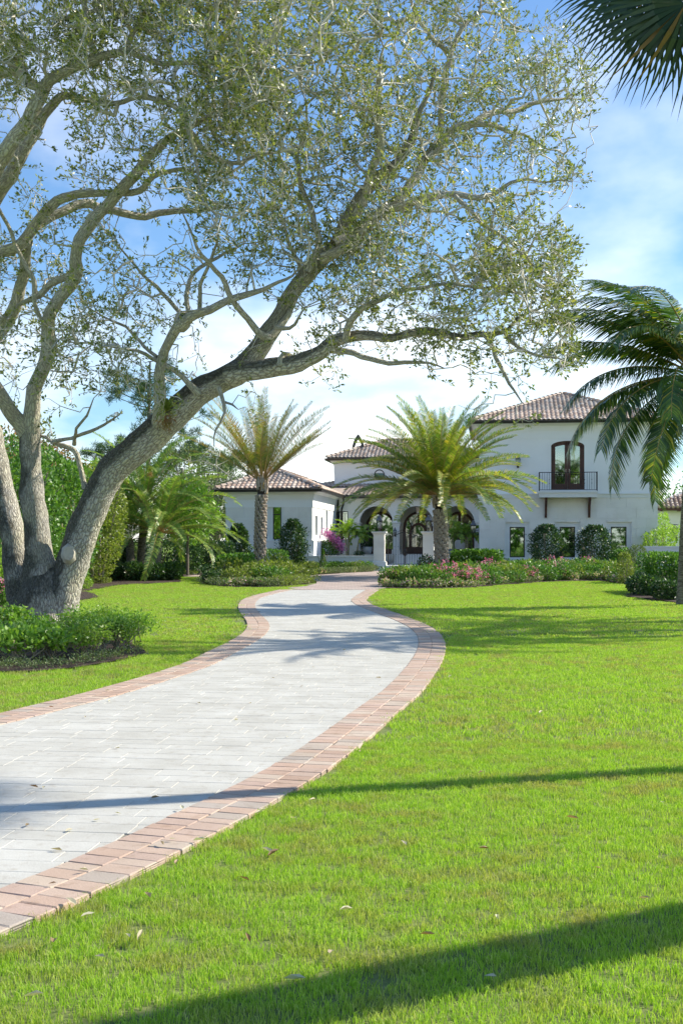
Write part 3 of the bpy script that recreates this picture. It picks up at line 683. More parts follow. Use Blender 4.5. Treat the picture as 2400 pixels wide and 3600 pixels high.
# balcony door: two leaves with tall panes under a segmental head
def arch_frame(mb, cu, hw, z0, zs, rise, wdt, y0, y1, n=18):
    """a flat frame bent round an arched opening (outer half width hw, frame width wdt)"""
    O_, I_ = [], []
    for i in range(n+1):
        th = math.pi*i/n; O_.append((cu-hw*math.cos(th), zs+rise*math.sin(th))); I_.append((cu-(hw-wdt)*math.cos(th), zs+max(.001,(rise-wdt))*math.sin(th)))
    O_ = [(cu-hw, z0)]+O_+[(cu+hw, z0)]; I_ = [(cu-hw+wdt, z0)]+I_+[(cu+hw-wdt, z0)]
    for k in range(len(O_)-1):
        a, b, c_, d = O_[k], O_[k+1], I_[k+1], I_[k]
        mb.quad((a[0],y0,a[1]),(d[0],y0,d[1]),(c_[0],y0,c_[1]),(b[0],y0,b[1]))
        mb.quad((d[0],y0,d[1]),(d[0],y1,d[1]),(c_[0],y1,c_[1]),(c_[0],y0,c_[1]))
        mb.quad((a[0],y1,a[1]),(a[0],y0,a[1]),(b[0],y0,b[1]),(b[0],y1,b[1]))
    return mb
def arch_fill(mb, cu, hw, z0, zs, rise, y, n=18):
    mb.poly([(cu-hw, y, z0), (cu+hw, y, z0)]+[(cu+hw*math.cos(math.pi*i/n), y, zs+rise*math.sin(math.pi*i/n)) for i in range(n+1)]); return mb
cu = (dr[0]+dr[1])/2; hw = (dr[1]-dr[0])/2
door = arch_frame(MB(), cu, hw, dr[2], dr[3], d_rise, .09, .10, .2).build('balcony_door', M['wood'], house)
for sgn in (-1, 1):
    c2 = cu+sgn*(hw-.09)/2; h2 = (hw-.09)/2-.004; mb = MB()
    zt0 = dr[3]+d_rise*.55
    for (x0, x1) in ((c2-h2, c2-h2+.15), (c2+h2-.15, c2+h2)):
        tall = zt0+d_rise*.35 if (x1 if sgn < 0 else -x0+2*cu) > cu-.25 and abs((x0+x1)/2-cu) < .3 else dr[3]+.05
        mb.box(x0, x1, .13, .18, dr[2], tall)
    mb.box(c2-h2+.15, c2+h2-.15, .13, .18, dr[2], dr[2]+.32)
    # solid head above the pane, following the arch
    n = 8
    for i in range(n):
        x0 = c2-h2+2*h2*i/n; x1 = c2-h2+2*h2*(i+1)/n
        def hd(x, k=1.0): q = (x-cu)/(hw-.05); return dr[3]+d_rise*math.sqrt(max(0,1-q*q))
        b0 = hd(x0)-.22; b1 = hd(x1)-.22
        mb.quad((x0,.13,b0),(x1,.13,b1),(x1,.13,hd(x1)-.02),(x0,.13,hd(x0)-.02))
    lf = mb.build('door_leaf', M['wood'], door)
    MB().box(c2-h2+.15, c2+h2-.15, .15, .156, dr[2]+.32, hd(c2)-.12).build('pane', M['glass'], door)
    hb = MB(); hx = cu+sgn*.09; hb.box(hx-.02, hx+.02, .10, .13, dr[2]+.9, dr[2]+1.12); hb.tube([(hx,.11,dr[2]+1.05),(hx,.07,dr[2]+1.05),(hx+sgn*.12,.07,dr[2]+1.05)], .012, 6)
    hb.build('door_handle', mat('handle_metal', (.4,.36,.3), .35, .1, 5, metal=.8), door)
    mb = MB()
    for i in range(16):
        x0 = c2-h2+2*h2*i/16; x1 = c2-h2+2*h2*(i+1)/16; d0 = .035*math.sin(i*1.9); d1 = .035*math.sin(i*1.9+1.9)
        if .38 < (i+.5)/16 < .6: continue
        mb.quad((x0,.32+d0,dr[2]),(x1,.32+d1,dr[2]),(x1,.32+d1,dr[3]+.2),(x0,.32+d0,dr[3]+.2))
    mb.build('curtain', M['curtain'], door)
mb = arch_frame(MB(), cu, hw+.11, dr[2], dr[3], d_rise+.11, .12, -.03, .03); mb.build('door_surround', M['stucco'], house)
# balcony
b0, b1 = pu(1892, -.9), pu(2100, -.9); zb0, zb1 = pz(1748, 5, -.9), pz(1726, 5, -.9)
bal = MB().taper(b0+.04, b1-.04, -.86, -.13, zb0, zb1-.09, 0.0); bal.box(b0-.02, b1+.02, -.92, -.13, zb1-.09, zb1)
bal = bal.build('balcony', M['trim'], house)
zr = zb1+1.03
rl = MB()
rl.box(b0+.02, b1-.02, -.885, -.855, zr-.04, zr); rl.box(b0+.02, b1-.02, -.88, -.86, zb1+.06, zb1+.085)
for x in (b0+.02, b1-.05): rl.box(x, x+.03, -.855, -.13, zr-.04, zr); rl.box(x, x+.03, -.855, -.13, zb1+.06, zb1+.085); rl.box(x-.005, x+.035, -.89, -.85, zb1, zr+.01)
rl.build('railing_frame', M['iron'], bal)
n = 24
for i in range(n+1):
    x = b0+.07+(b1-b0-.14)*i/n; mb = MB(); mb.box(x-.008, x+.008, -.878, -.862, zb1+.085, zr-.04)
    if i % 3 == 1: mb.ball((x, -.87, zb1+.42), .026, 6, 4); mb.ball((x, -.87, zb1+.62), .026, 6, 4)
    mb.build('baluster', M['iron'], bal)
for x in (b0+.02, b1-.04):
    for k in range(5):
        y = -.78+k*.14; MB().box(x+.006, x+.02, y-.008, y+.008, zb1+.085, zr-.04).build('baluster', M['iron'], bal)
for px in (1917.5, 2070):
    x = pu(px, -.2); mb = MB(); zt = zb0; zbot = pz(1820, 5, 0)
    mb.poly([(x-.06,-.13,zbot),(x-.06,-.03,zbot),(x-.06,-.03,zt),(x-.06,-.75,zt),(x-.06,-.72,zt-.14),(x-.06,-.30,zt-.42)])
    mb.poly([(x+.06,-.13,zbot),(x+.06,-.03,zbot),(x+.06,-.03,zt),(x+.06,-.75,zt),(x+.06,-.72,zt-.14),(x+.06,-.30,zt-.42)][::-1])
    A_ = [(-.13,zbot),(-.30,zt-.42),(-.72,zt-.14),(-.75,zt)]
    for (p, q) in zip(A_[:-1], A_[1:]): mb.quad((x-.06,p[0],p[1]),(x-.06,q[0],q[1]),(x+.06,q[0],q[1]),(x+.06,p[0],p[1]))
    mb.build('bracket', M['wood'], bal)
roofR = hip_roof(0, U1, 0, 9.6, ZE, ZE+2.05, .52, 'FL')

# ---- left wing
VL = -5.14; UL1 = pu(1097.5, VL); UL0 = pu(794, VL); VP = 3.9; ZL = pz(1717, UL1, VL-.45)
zpl = pz(1899.5, UL1, VL)
wa, wb = pu(900, VL), pu(996, VL); wt = pz(1772, wa, VL)
mbw = MB()
wall_mb(mbw, (UL0,VL), (1,0), UL1-UL0, 0, ZL-.12, .25, [(wa-UL0, wb-UL0, zpl, wt, 0)])
def side_t(px):   # distance along the side wall from its front corner
    k = (px-1200)/FPX; X0 = HO[0]+EU[0]*UL1+EV[0]*VL; Y0 = HO[1]+EU[1]*UL1+EV[1]*VL
    return (k*Y0-X0)/(EV[0]-k*EV[1])
sw = []
for (x0, x1, y0, y1) in ((1106.5,1114.2,1813,1881),(1126,1132.2,1818,1881.5),(1144.3,1149.8,1793,1884)):
    a, b = side_t(x0), side_t(x1); d_ = wy(UL1, VL+a); sw.append((a, b, CAMZ+(HOR-y1)/FPX*d_, CAMZ+(HOR-y0)/FPX*d_))
wall_mb(mbw, (UL1, VL+.25), (0,1), 14.0, 0, ZL-.12, .25, [(a-.25, b-.25, c_, d_, 0) for a, b, c_, d_ in sw])
wall_mb(mbw, (UL0, VL+14.25), (0,-1), 14.0, 0, ZL-.12, .25, [])
mbw.build('wing_wall', M['stucco'], house)
for (a, b, c_, d_) in sw:
    window((UL1, VL), (0,1), a, b, c_, d_, rec=.10, fr=.05, mull=())
    mb = MB(); e = .14
    for (s0, s1, z0, z1) in ((a-e, a, c_-e, d_+e), (b, b+e, c_-e, d_+e), (a, b, d_, d_+e), (a, b, c_-e, c_)):
        mb.box(UL1+.001, UL1+.035, VL+s0, VL+s1, z0, z1)
    mb.build('window_surround', M['stucco'], house)
mb = MB(); profile(mb, UL0, UL1, VL, VL+14.25, [(.035, ZL-.95, ZL-.55, 0), (.06, ZL-.55, ZL-.33, .05), (.13, ZL-.33, ZL-.27, 0), (.14, ZL-.27, ZL-.115, .26)])
mb.build('cornice', M['stucco'], house)
mb = MB(); plinth(mb, UL0-.05, UL1+.10, zpl, None, v=VL); mb.box(UL1+.002, UL1+.09, VL, VL+9.0, 0, zpl-.05); mb.box(UL1+.002, UL1+.11, VL, VL+9.0, zpl-.05, zpl); mb.build('plinth', M['stucco'], house)
panels((UL0,VL), (1,0), UL1-UL0, zpl, ZL-.95, .5, .95, [(wa-UL0-.02, wb-UL0+.02, zpl-1, wt+.02)])
window((UL0,VL), (1,0), wa-UL0, wb-UL0, zpl, wt, casing=.12, rec=.12, mull='pair', curt='short', fr=.05)
roofL = hip_roof(UL0, UL1, VL, VL+14.25, ZL, ZL+1.12, .45, 'FRL')

# ---- porch between the wings
FZ = .87; ZP = pz(1742, -6, VP-.45)
pl0, pl1 = UL1+.27, 0.0
def ctr(px): return pu(px, VP)
RA = .99; zspr = pz(1844, -4, VP)+.12; arise = pz(1779, -4, VP)-zspr
cs = [ctr(1321.5), ctr(1461.5), ctr(1606.5)]
pw = (pu(1191, VP), pu(1223, VP), pz(1899, -8, VP), pz(1797.5, -8, VP))
mbw = MB(); wall_mb(mbw, (pl0, VP), (1,0), pl1-pl0, 0, ZP-.1, .45, [(c_-RA-pl0, c_+RA-pl0, FZ if i != 0 else FZ, zspr, arise) for i, c_ in enumerate(cs)] + [(pw[0]-pl0, pw[1]-pl0, pw[2], pw[3], 0)])
mbw.build('porch_wall', M['stucco'], house)
window((pl0,VP), (1,0), pw[0]-pl0, pw[1]-pl0, pw[2], pw[3], rec=.10, fr=.045, curt='short')
for c_ in cs:     # raised archivolt
    arch_frame(MB(), c_, RA+.42, zspr-.0, zspr, arise+.40, .06, VP-.018, VP+.01).build('arch_moulding', M['stucco'], house)
# column capitals, shafts and bases between the arches
edges = [(cs[0]-RA-.36, cs[0]-RA), (cs[0]+RA, cs[1]-RA), (cs[1]+RA, cs[2]-RA), (cs[2]+RA, cs[2]+RA+.3)]
for (a, b) in edges:
    mb = MB(); mb.box(a-.03, b+.03, VP-.05, VP+.50, zspr-.20, zspr-.09); mb.taper(a-.03, b+.03, VP-.05, VP+.50, zspr-.09, zspr-.04, .05); mb.box(a-.08, b+.08, VP-.10, VP+.55, zspr-.04, zspr)
    mb.build('capital', M['trim'], house)
    MB().box(a-.05, b+.05, VP-.07, VP+.52, FZ, FZ+.28).build('column_base', M['trim'], house)
mb = MB(); mb.box(pl0, 0, VP-.05, VP, ZP-.52, ZP-.40); mb.box(pl0, 0, VP-.09, VP, ZP-.40, ZP-.24); mb.box(pl0, 0, VP-.16, VP, ZP-.24, ZP-.1); mb.build('cornice', M['stucco'], house)
MB().box(pl0, 0, VP-.3, VP+3.4, 0, FZ).build('porch_floor', M['trim'], house)
MB().box(pl0, 0, VP+.45, VP+3.4, ZP-.16, ZP-.1).build('porch_ceiling', M['stucco'], house)
VB = VP+2.5
dops = []
dc = [pu(1337, VB), pu(1469.5, VB), pu(1614, VB)]
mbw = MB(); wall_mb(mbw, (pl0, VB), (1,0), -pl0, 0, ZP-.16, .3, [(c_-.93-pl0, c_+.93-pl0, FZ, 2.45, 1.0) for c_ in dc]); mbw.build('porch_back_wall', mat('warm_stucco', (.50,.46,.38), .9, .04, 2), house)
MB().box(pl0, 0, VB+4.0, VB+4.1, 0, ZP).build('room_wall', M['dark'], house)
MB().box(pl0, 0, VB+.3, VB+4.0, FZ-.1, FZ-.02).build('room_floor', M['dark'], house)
for i, c_ in enumerate(dc):
    fr_ = arch_frame(MB(), c_, .93, FZ, 2.45, 1.0, .15, VB+.03, VB+.16).build('arched_door' if i == 1 else 'arched_window', M['wood'], house)
    mb = MB()
    if i == 1:
        arch_frame(mb, c_, .56, FZ, 2.10, .66, .15, VB+.05, VB+.13)
        mb.box(c_-.78, c_-.55, VB+.05, VB+.12, FZ, FZ+.42); mb.box(c_+.55, c_+.78, VB+.05, VB+.12, FZ, FZ+.42); mb.box(c_-.41, c_+.41, VB+.05, VB+.12, FZ, FZ+.42)
        for th in (40, 90, 140):
            a = R(th); p = Vector((c_+.54*math.cos(a), VB+.09, 2.10+.62*math.sin(a))); q = Vector((c_+.80*math.cos(a), VB+.09, 2.45+.87*math.sin(a)))
            mb.tube([p, q], .045, 4)
    else:
        mb.box(c_-.09, c_+.09, VB+.05, VB+.13, FZ, 3.32); mb.box(c_-.78, c_-.09, VB+.05, VB+.12, FZ, FZ+.3); mb.box(c_+.09, c_+.78, VB+.05, VB+.12, FZ, FZ+.3)
    mb.build('door_frame' if i == 1 else 'mullion', M['wood'], fr_)
    arch_fill(MB(), c_, .80, FZ, 2.45, .87, VB+.10).build('pane', M['glass'], fr_)
# porch roof: one long slope that rises behind the left wing too
zt_ = pz(1703, -7, VP+4.4); rise_rate = (zt_-ZP)/(4.4+.45)
U_l = UL0-.2; vtop = VP+8.0; e0 = Vector((U_l, VP-.45, ZP)); e1 = Vector((-.02, VP-.45, ZP)); top = ZP+rise_rate*(vtop-VP+.45)
hl = Vector((U_l+6.0, vtop, top)); hr = Vector((-.02, vtop, top))
mb = MB(); mb.poly([e0-Vector((0,0,.012)), e1-Vector((0,0,.012)), hr-Vector((0,0,.012)), hl-Vector((0,0,.012))]); mb.poly([e1+Vector((0,0,-.1)), e0+Vector((0,0,-.1)), hl+Vector((0,0,-.1)), hr+Vector((0,0,-.1))])
mb.quad(e0+Vector((0,0,-.1)), e1+Vector((0,0,-.1)), e1-Vector((0,0,.012)), e0-Vector((0,0,.012)))
mb.poly([e0-Vector((0,0,.012)), hl-Vector((0,0,.012)), Vector((U_l, vtop+6, ZP))])
roofP = mb.build('porch_roof', M['tile'], house)
upv = (hr-e1).normalized(); f_ = [e0, e1, hr, hl]
tiled_face(e0, (1,0,0), upv, None, [((p-e0).x, (p-e0).dot(upv)) for p in f_], roofP)
mb = MB(); capline(mb, e0, hl); mb.build('ridge_cap', M['tile'], roofP)
g = MB(); g.taper(UL1+.5, -.12, VP-.58, VP-.47, ZP-.17, ZP-.04, .015); g.build('gutter', M['gutter'], roofP)
x = UL1+.42; mb = MB(); mb.tube([(x+.12,VP-.52,ZP-.12),(x+.12,VP-.50,ZP-.42),(x-.02,VP-.14,ZP-.72),(x-.06,VP-.10,ZP-.9),(x-.06,VP-.10,.1)], .05, 8); mb.build('downpipe', M['gutter'], house)

# ---- tower behind the porch
VT = VP+4.4; ut0 = pu(1175, VT); zt1 = pz(1610, ut0, VT-.4)
mb = MB(); mb.box(ut0, -.03, VT, VT+6, 3.8, zt1-.1); mb.build('tower_wall', M['stucco'], house)
mb = MB(); mb.box(ut0-.03, -.02, VT-.03, VT+6.03, zt1-.95, zt1-.45); mb.taper(ut0-.05, -.01, VT-.05, VT+6.05, zt1-.45, zt1-.10, .0); mb.taper(ut0-.08, -.06, VT-.08, VT+6.05, zt1-.40, zt1-.102, .22); mb.build('cornice', M['stucco'], house)
hip_roof(ut0, -.02, VT, VT+6, zt1, zt1+1.35, .42, 'FL', name='tower_roof')
# round window in the tower
ox = pu(1333, VT); oz = pz(1669, ox, VT); mb = MB(); n = 24
for i in range(n):
    a, b = 2*math.pi*i/n, 2*math.pi*(i+1)/n
    for (r0, r1, y0, y1) in ((.27,.33,-.05,-.05),):
        P = lambda r, t, y: (ox+r*math.cos(t), VT+y, oz+r*math.sin(t))
        mb.quad(P(r0,a,y0),P(r1,a,y0),P(r1,b,y0),P(r0,b,y0)); mb.quad(P(r1,a,y0),P(r1,a,0),P(r1,b,0),P(r1,b,y0)); mb.quad(P(r0,a,0),P(r0,a,y0),P(r0,b,y0),P(r0,b,0))
rw = mb.build('round_window', M['bronze'], house)
m_ = MB().poly([(ox+.28*math.cos(2*math.pi*i/n), VT-.015, oz+.28*math.sin(2*math.pi*i/n)) for i in range(n)]).build('pane', mat('bottle_glass', (.12,.22,.20), .08, .2, 3), rw)
# pointed metal arch on the tower roof
ax = pu(1259, VT+1.5); az = pz(1590, ax, VT+1.5); mb = MB(); pts_o = []; pts_i = []
for i in range(33):
    t = i/32; s_ = -1 if t < .5 else 1; q = abs(t-.5)*2
    xo = s_*.44*math.sin(math.pi/2*q)**.9; zo = 1.45*(1-q**1.12)**.8; pts_o.append((xo, zo)); pts_i.append((xo*.66, zo*.80))
for k in range(32):
    a, b, c_, d = pts_o[k], pts_o[k+1], pts_i[k+1], pts_i[k]
    for (y0, y1) in ((-.14, .14),):
        P = lambda p, y: (ax+p[0], VT+1.5+y, az-.30+p[1])
        mb.quad(P(a,y0),P(d,y0),P(c_,y0),P(b,y0)); mb.quad(P(b,y1),P(c_,y1),P(d,y1),P(a,y1)); mb.quad(P(a,y1),P(a,y0),P(b,y0),P(b,y1)); mb.quad(P(d,y0),P(d,y1),P(c_,y1),P(c_,y0))
mb.build('roof_finial', mat('weathered_metal', (.10,.09,.075), .6, .4, 5), house)

# ---- lay the tiles: nearest 300 single, the rest joined by roof
HM = Matrix.Translation((HO[0], HO[1], 0)) @ Matrix.Rotation(HY, 4, 'Z')
TILES = [t for t in TILES if not (t[1] == roofP and t[0].translation.x < UL1+.3 and t[0].translation.y < VP+3.0)]
def tdist(t):
    p = HM @ t[0].translation; return p.y + (0 if t[1] == roofR else 4) + (30 if p.x/p.y > .26 else 0)
TILES.sort(key=tdist)
tme = bpy.data.meshes.new('roof_tile'); tme.from_pydata(TV, [], TF); tme.update(); tme.materials.append(M['tile'])
for (Mx, rf) in TILES[:300]:
    o = bpy.data.objects.new('roof_tile', tme); C.objects.link(o); o.parent = rf; o.matrix_local = Mx
by = {}
for (Mx, rf) in TILES[300:]: by.setdefault(rf.name, []).append(Mx)
tv = np.array(TV); tf = np.array(TF)
for nm, L_ in by.items():
    V = []; F = []
    for k, Mx in enumerate(L_):
        A_ = np.array(Mx); V.append(tv @ A_[:3,:3].T + A_[:3,3]); F.append(tf + k*len(tv))
    link('roof_tile_field', np_mesh('roof_tile_field', np.vstack(V), np.vstack(F)), M['tile'], bpy.data.objects[nm], 'stuff')

# ================================================================== garden wall, gate, pillars (own things, house-aligned)
def htop(name, label, cat, u, v, z=0, group=None, rz=0):
    p = HM @ Vector((u, v, z)); return empty(name, p, HY+rz, label, cat, group)
GV = -5.35; uw0 = pu(1079, GV); upl0, upl1 = pu(1314, GV), pu(1352, GV)
zw = pz(1954, -6, GV)
t = htop('garden_wall', 'low white courtyard wall left of the gate, behind the cone topiary', 'wall', 0, 0)
mb = MB(); mb.box(uw0, upl0-.02, GV-.10, GV+.15, 0, zw-.06); mb.build('wall_body', M['stucco'], t)
MB().box(uw0-.03, upl0-.02, GV-.13, GV+.18, zw-.06, zw).build('coping', M['stucco'], t)
MB().box(UL1+.12, upl0-.3, GV+.15, VP-.5, 0, zw-.14).build('planter_soil', M['mulch'], t)
upr0 = pu(1486.5, GV); upr1 = upr0+(upl1-upl0)
t = htop('garden_wall', 'low white courtyard wall right of the gate, behind the date palm and hedge', 'wall', 0, 0)
MB().box(upr1+.02, -.1, GV-.10, GV+.15, 0, zw-.02).box(-.35, -.1, GV+.15, -.15, 0, zw-.02).build('wall_body', M['stucco'], t)
MB().box(upr1+.3, -.36, GV+.15, VP-.5, 0, zw-.16).build('planter_soil', M['mulch'], t)
def pillar(u0, u1, label):
    t = htop('gate_pillar', label, 'pillar', (u0+u1)/2, GV, .12); w_ = (u1-u0)/2
    MB().box(-w_-.08, w_+.08, -w_-.08, w_+.08, 0, .46).build('base', M['trim'], t)
    MB().taper(-w_-.05, w_+.05, -w_-.05, w_+.05, .46, .50, -.04).build('base_moulding', M['trim'], t)
    z = .50; zt = 1.84; n = 4; h = (zt-z)/n
    for k in range(n):
        mb = MB(); mb.taper(-w_+.012, w_-.012, -w_+.012, w_-.012, z+k*h, z+k*h+.012, 0); mb.box(-w_, w_, -w_, w_, z+k*h+.012, z+(k+1)*h-.0); mb.build('stone_block', M['stone'], t)
    mb = MB(); mb.box(-w_-.02, w_+.02, -w_-.02, w_+.02, zt, zt+.04); mb.taper(-w_-.02, w_+.02, -w_-.02, w_+.02, zt+.04, zt+.11, .07); mb.box(-w_-.10, w_+.10, -w_-.10, w_+.10, zt+.11, zt+.17); mb.build('cap', M['trim'], t)
    return t, zt+.17
p1, zc = pillar(upl0, upl1, 'pale stone gate pillar left of the iron gate')
p2, zc = pillar(upr0, upr1, 'pale stone gate pillar right of the iron gate, half behind the date palm')
def lantern_parts(t, z0, s=1.0, mount='post', y=0.0):
    """four-sided lantern: frame, panes, roof, finial; sizes in metres times s"""
    b, tw, h = .09*s, .145*s, .40*s; zb = z0
    if mount == 'post':
        mb = MB(); mb.lathe((0,y,z0), [(.10*s,0),(.10*s,.02*s),(.03*s,.04*s),(.03*s,.13*s),(.06*s,.15*s),(.09*s,.17*s)], 10); mb.build('foot', M['iron'], t); zb = z0+.17*s
    mb = MB()
    for (sx, sy) in ((-1,-1),(1,-1),(1,1),(-1,1)): mb.tube([(sx*b, y+sy*b, zb), (sx*tw, y+sy*tw, zb+h)], .012*s, 4)
    for (q, zz) in ((b, zb), (tw, zb+h)):
        for k in range(4):
            c_ = [(-1,-1),(1,-1),(1,1),(-1,1)]; a_, d_ = c_[k], c_[(k+1)%4]; mb.tube([(a_[0]*q, y+a_[1]*q, zz), (d_[0]*q, y+d_[1]*q, zz)], .012*s, 4)
    mb.build('lantern_frame', M['iron'], t)
    mb = MB()
    for k in range(4):
        c_ = [(-1,-1),(1,-1),(1,1),(-1,1)]; a_, d_ = c_[k], c_[(k+1)%4]; e = .97
        mb.quad((a_[0]*b*e, y+a_[1]*b*e, zb), (d_[0]*b*e, y+d_[1]*b*e, zb), (d_[0]*tw*e, y+d_[1]*tw*e, zb+h), (a_[0]*tw*e, y+a_[1]*tw*e, zb+h))
    mb.build('glass_panes', M['lampglass'], t)
    mb = MB(); mb.taper(-tw-.03*s, tw+.03*s, y-tw-.03*s, y+tw+.03*s, zb+h, zb+h+.17*s, -.11*s); mb.box(-.07*s, .07*s, y-.07*s, y+.07*s, zb+h+.17*s, zb+h+.22*s); mb.taper(-.075*s,.075*s,y-.075*s,y+.075*s, zb+h+.22*s, zb+h+.28*s, -.05*s); mb.build('lantern_roof', mat('aged_tin', (.16,.17,.18), .45, .2, 8, metal=.4), t)
    MB().ball((0, y, zb+h+.31*s), .03*s, 6, 4, 1.5).build('finial', M['iron'], t)
    mb = MB(); mb.tube([(-.03*s,y,zb+.04*s),(-.03*s,y,zb+.18*s)], .014*s, 6); mb.tube([(.03*s,y,zb+.04*s),(.03*s,y,zb+.18*s)], .014*s, 6); mb.build('candle', M['canvas'], t)
for (u_, lb) in (((upl0+upl1)/2, 'black four-sided lantern standing on the left gate pillar'), ((upr0+upr1)/2, 'black four-sided lantern standing on the right gate pillar')):
    lantern_parts(htop('post_lantern', lb, 'lantern', u_, GV, zc+.12), 0, 1.0)
def wall_lantern(label, u, v, z, s=.8, rz=0):
    t = htop('wall_lantern', label, 'lantern', u, v, z, rz=rz); lantern_parts(t, 0, s, 'wall', -.30*s)
    mb = MB(); mb.box(-.07*s, .07*s, -.03, .0, -.15*s, .25*s); mb.tube([(0,-.02,-.05*s),(0,-.14*s,-.16*s),(0,-.30*s,-.10*s),(0,-.30*s,0)], .02*s, 6); mb.tube([(0,-.02,.15*s),(0,-.18*s,.12*s),(0,-.28*s,-.02*s)], .012*s, 6); mb.build('bracket', M['iron'], t)
wall_lantern('small black wall lantern beside the porch window, behind the courtyard palms', pu(1249,VP), VP-.01, pz(1884,-7,VP), .62)
wall_lantern('small black wall lantern on the porch column seen above the gate', pu(1388.5,VP), VP-.01, pz(1881,-5,VP), .62)
wall_lantern('black wall lantern upstairs, beside the balcony and behind the palm fronds', pu(1819,-.01), -.01, pz(1637,2,0), .85)
wall_lantern('large black twin wall lantern at the corner of the two-storey wing', -.02, .9, pz(1873,0,.9), 1.05, rz=-math.pi/2)
wall_lantern('large black wall lantern just behind its twin at the wing corner', -.02, 1.7, pz(1873,0,.9), 1.05, rz=-math.pi/2)
# pendant lantern in the middle arch
t = htop('pendant_lantern', 'glass lantern hanging in the head of the middle porch arch', 'lantern', cs[1]+.05, VP+.9, pz(1806, -4, VP+.9))
lantern_parts(t, 0, 1.05, 'hang'); MB().tube([(0,0,.65),(0,0,ZP-.16-pz(1806,-4,VP+.9))], .01, 5).build('rod', M['iron'], t)
# iron gate
gu0, gu1 = pu(1361.5, GV), pu(1484.5, GV); gm = (gu0+gu1)/2; zg0 = .41
t = htop('garden_gate', 'double wrought iron gate with arched top rail between the stone pillars', 'gate', gm, GV)
hwg = (gu1-gu0)/2
def gtop(x): return 1.93 + .23*(1-min(1,abs(x)/hwg))**.7*1.0 if abs(x) > .02 else 2.16
def gtop(x): q = abs(x)/hwg; return 1.84+.25*(.5+.5*math.cos(math.pi*q))
for sgn in (-1, 1):
    mb = MB(); xs_ = [sgn*(hwg-.03)*i/10+sgn*.03*(1-i/10) for i in range(11)]
    for dz_ in (0, ): mb.tube([(x, 0, gtop(x)) for x in xs_], .018, 4)
    mb.tube([(xs_[0],0,zg0+.05),(xs_[-1],0,zg0+.05)], .018, 4)
    mb.tube([(xs_[0],0,zg0),(xs_[0],0,gtop(xs_[0]))], .026, 4); mb.tube([(xs_[-1],0,zg0),(xs_[-1],0,gtop(xs_[-1]))], .026, 4)
    lf = mb.build('gate_leaf', M['iron'], t)
    for i in range(1, 10):
        x = sgn*(.03+(hwg-.06)*i/10); mb = MB(); zt_b = gtop(x)+.10; mb.tube([(x,0,zg0+.05),(x,0,zt_b)], .0105, 5); mb.lathe((x,0,zt_b), [(.011,0),(.022,.02),(.001,.07)], 5)
        mb.ball((x,0,zg0+(.55 if i % 2 else .95)), .024, 6, 4); mb.build('bar', M['iron'], lf)
    for zz in (.55, 1.7): MB().box(sgn*hwg-.03, sgn*hwg+.03, -.03, .03, zz, zz+.06).build('hinge', M['iron'], lf)
mb = MB(); mb.lathe((0,-.03,1.05), [(.001,-.19),(.08,-.15),(.11,0),(.08,.15),(.001,.19)], 10); mb.box(.1,.16,-.09,-.06,1.0,1.16); mb.build('lock_plate', M['iron'], t)
# steps
t = htop('entrance_steps', 'three shallow pale stone steps in front of the iron gate', 'steps', gm, GV)
for k in range(3):
    MB().box(-1.5, 1.2, -1.1+.36*k, .45 if k == 2 else -.1, .09*k+(.11 if k else -.05), .09*(k+1)+.11).build('step', M['stone'], t)
t = htop('courtyard_floor', None, None, gm, 0); t.name = 'courtyard_floor'; t['kind'] = 'structure'
MB().box(-1.3, 1.3, GV+.45, VP-1.4, 0, .38).build('paving', M['stone'], t)
t = htop('porch_steps', 'pale stone steps rising to the middle porch arch inside the courtyard', 'steps', gm, 0)
for k in range(4): MB().box(-1.25, 1.25, VP-1.4+.3*k, VP-.3, .38+.1225*k, .38+.1225*(k+1)).build('step', M['trim'], t)
# pots, chairs
def pot(label, u, v, z, r, h, group=None):
    t = htop('plant_pot', label, 'pot', u, v, z, group); mb = MB(); mb.lathe((0,0,0), [(r*.62,0),(r*.78,.05),(r*.97,h*.5),(r,h),(r*.9,h),(r*.86,h-.08)], 20); mb.build('pot_body', M['pot'], t, smooth=True); MB().lathe((0,0,h-.09),[(r*.86,0),(.01,.005)],16).build('soil', M['mulch'], t); return t
pot('round pale grey pot holding a dark palm under the left porch arch', pu(1291,VP+.6), VP+.6, FZ, .29, .44)
pot('small white pot under the right porch arch, beside the armchair', pu(1578,VP+1.2), VP+1.2, FZ, .20, .30)
def armchair(label, u, v, rz, s=1.0):
    t = htop('porch_armchair', label, 'chair', u, v, FZ, rz=rz)
    mb = MB(); n = 12; pr = []
    for i in range(n+1): th = math.pi*(-.08+1.16*i/n); pr.append((.33*math.cos(th), .30*math.sin(th)))
    for (a, b) in zip(pr[:-1], pr[1:]):
        hA = .55+.30*max(0, a[1]/.3); hB = .55+.30*max(0, b[1]/.3); mb.quad((a[0],a[1],.32),(b[0],b[1],.32),(b[0]*1.1,b[1]*1.2,hB),(a[0]*1.1,a[1]*1.2,hA)); mb.quad((b[0]*.85,b[1]*.85,.32),(a[0]*.85,a[1]*.85,.32),(a[0]*.95,a[1]*1.05,hA),(b[0]*.95,b[1]*1.05,hB)); mb.quad((a[0]*.95,a[1]*1.05,hA),(a[0]*1.1,a[1]*1.2,hA),(b[0]*1.1,b[1]*1.2,hB),(b[0]*.95,b[1]*1.05,hB))
    mb.build('backrest', M['canvas'], t)
    MB().lathe((0,0,.30), [(.30,0),(.32,.05),(.31,.13),(.26,.15)], 14).build('seat', M['canvas'], t)
    for (x, y) in ((-.24,-.2),(.24,-.2),(-.24,.22),(.24,.22)): MB().tube([(x,y,.31),(x*1.15,y*1.15,0)], .02, 6).build('leg', M['wood'], t)
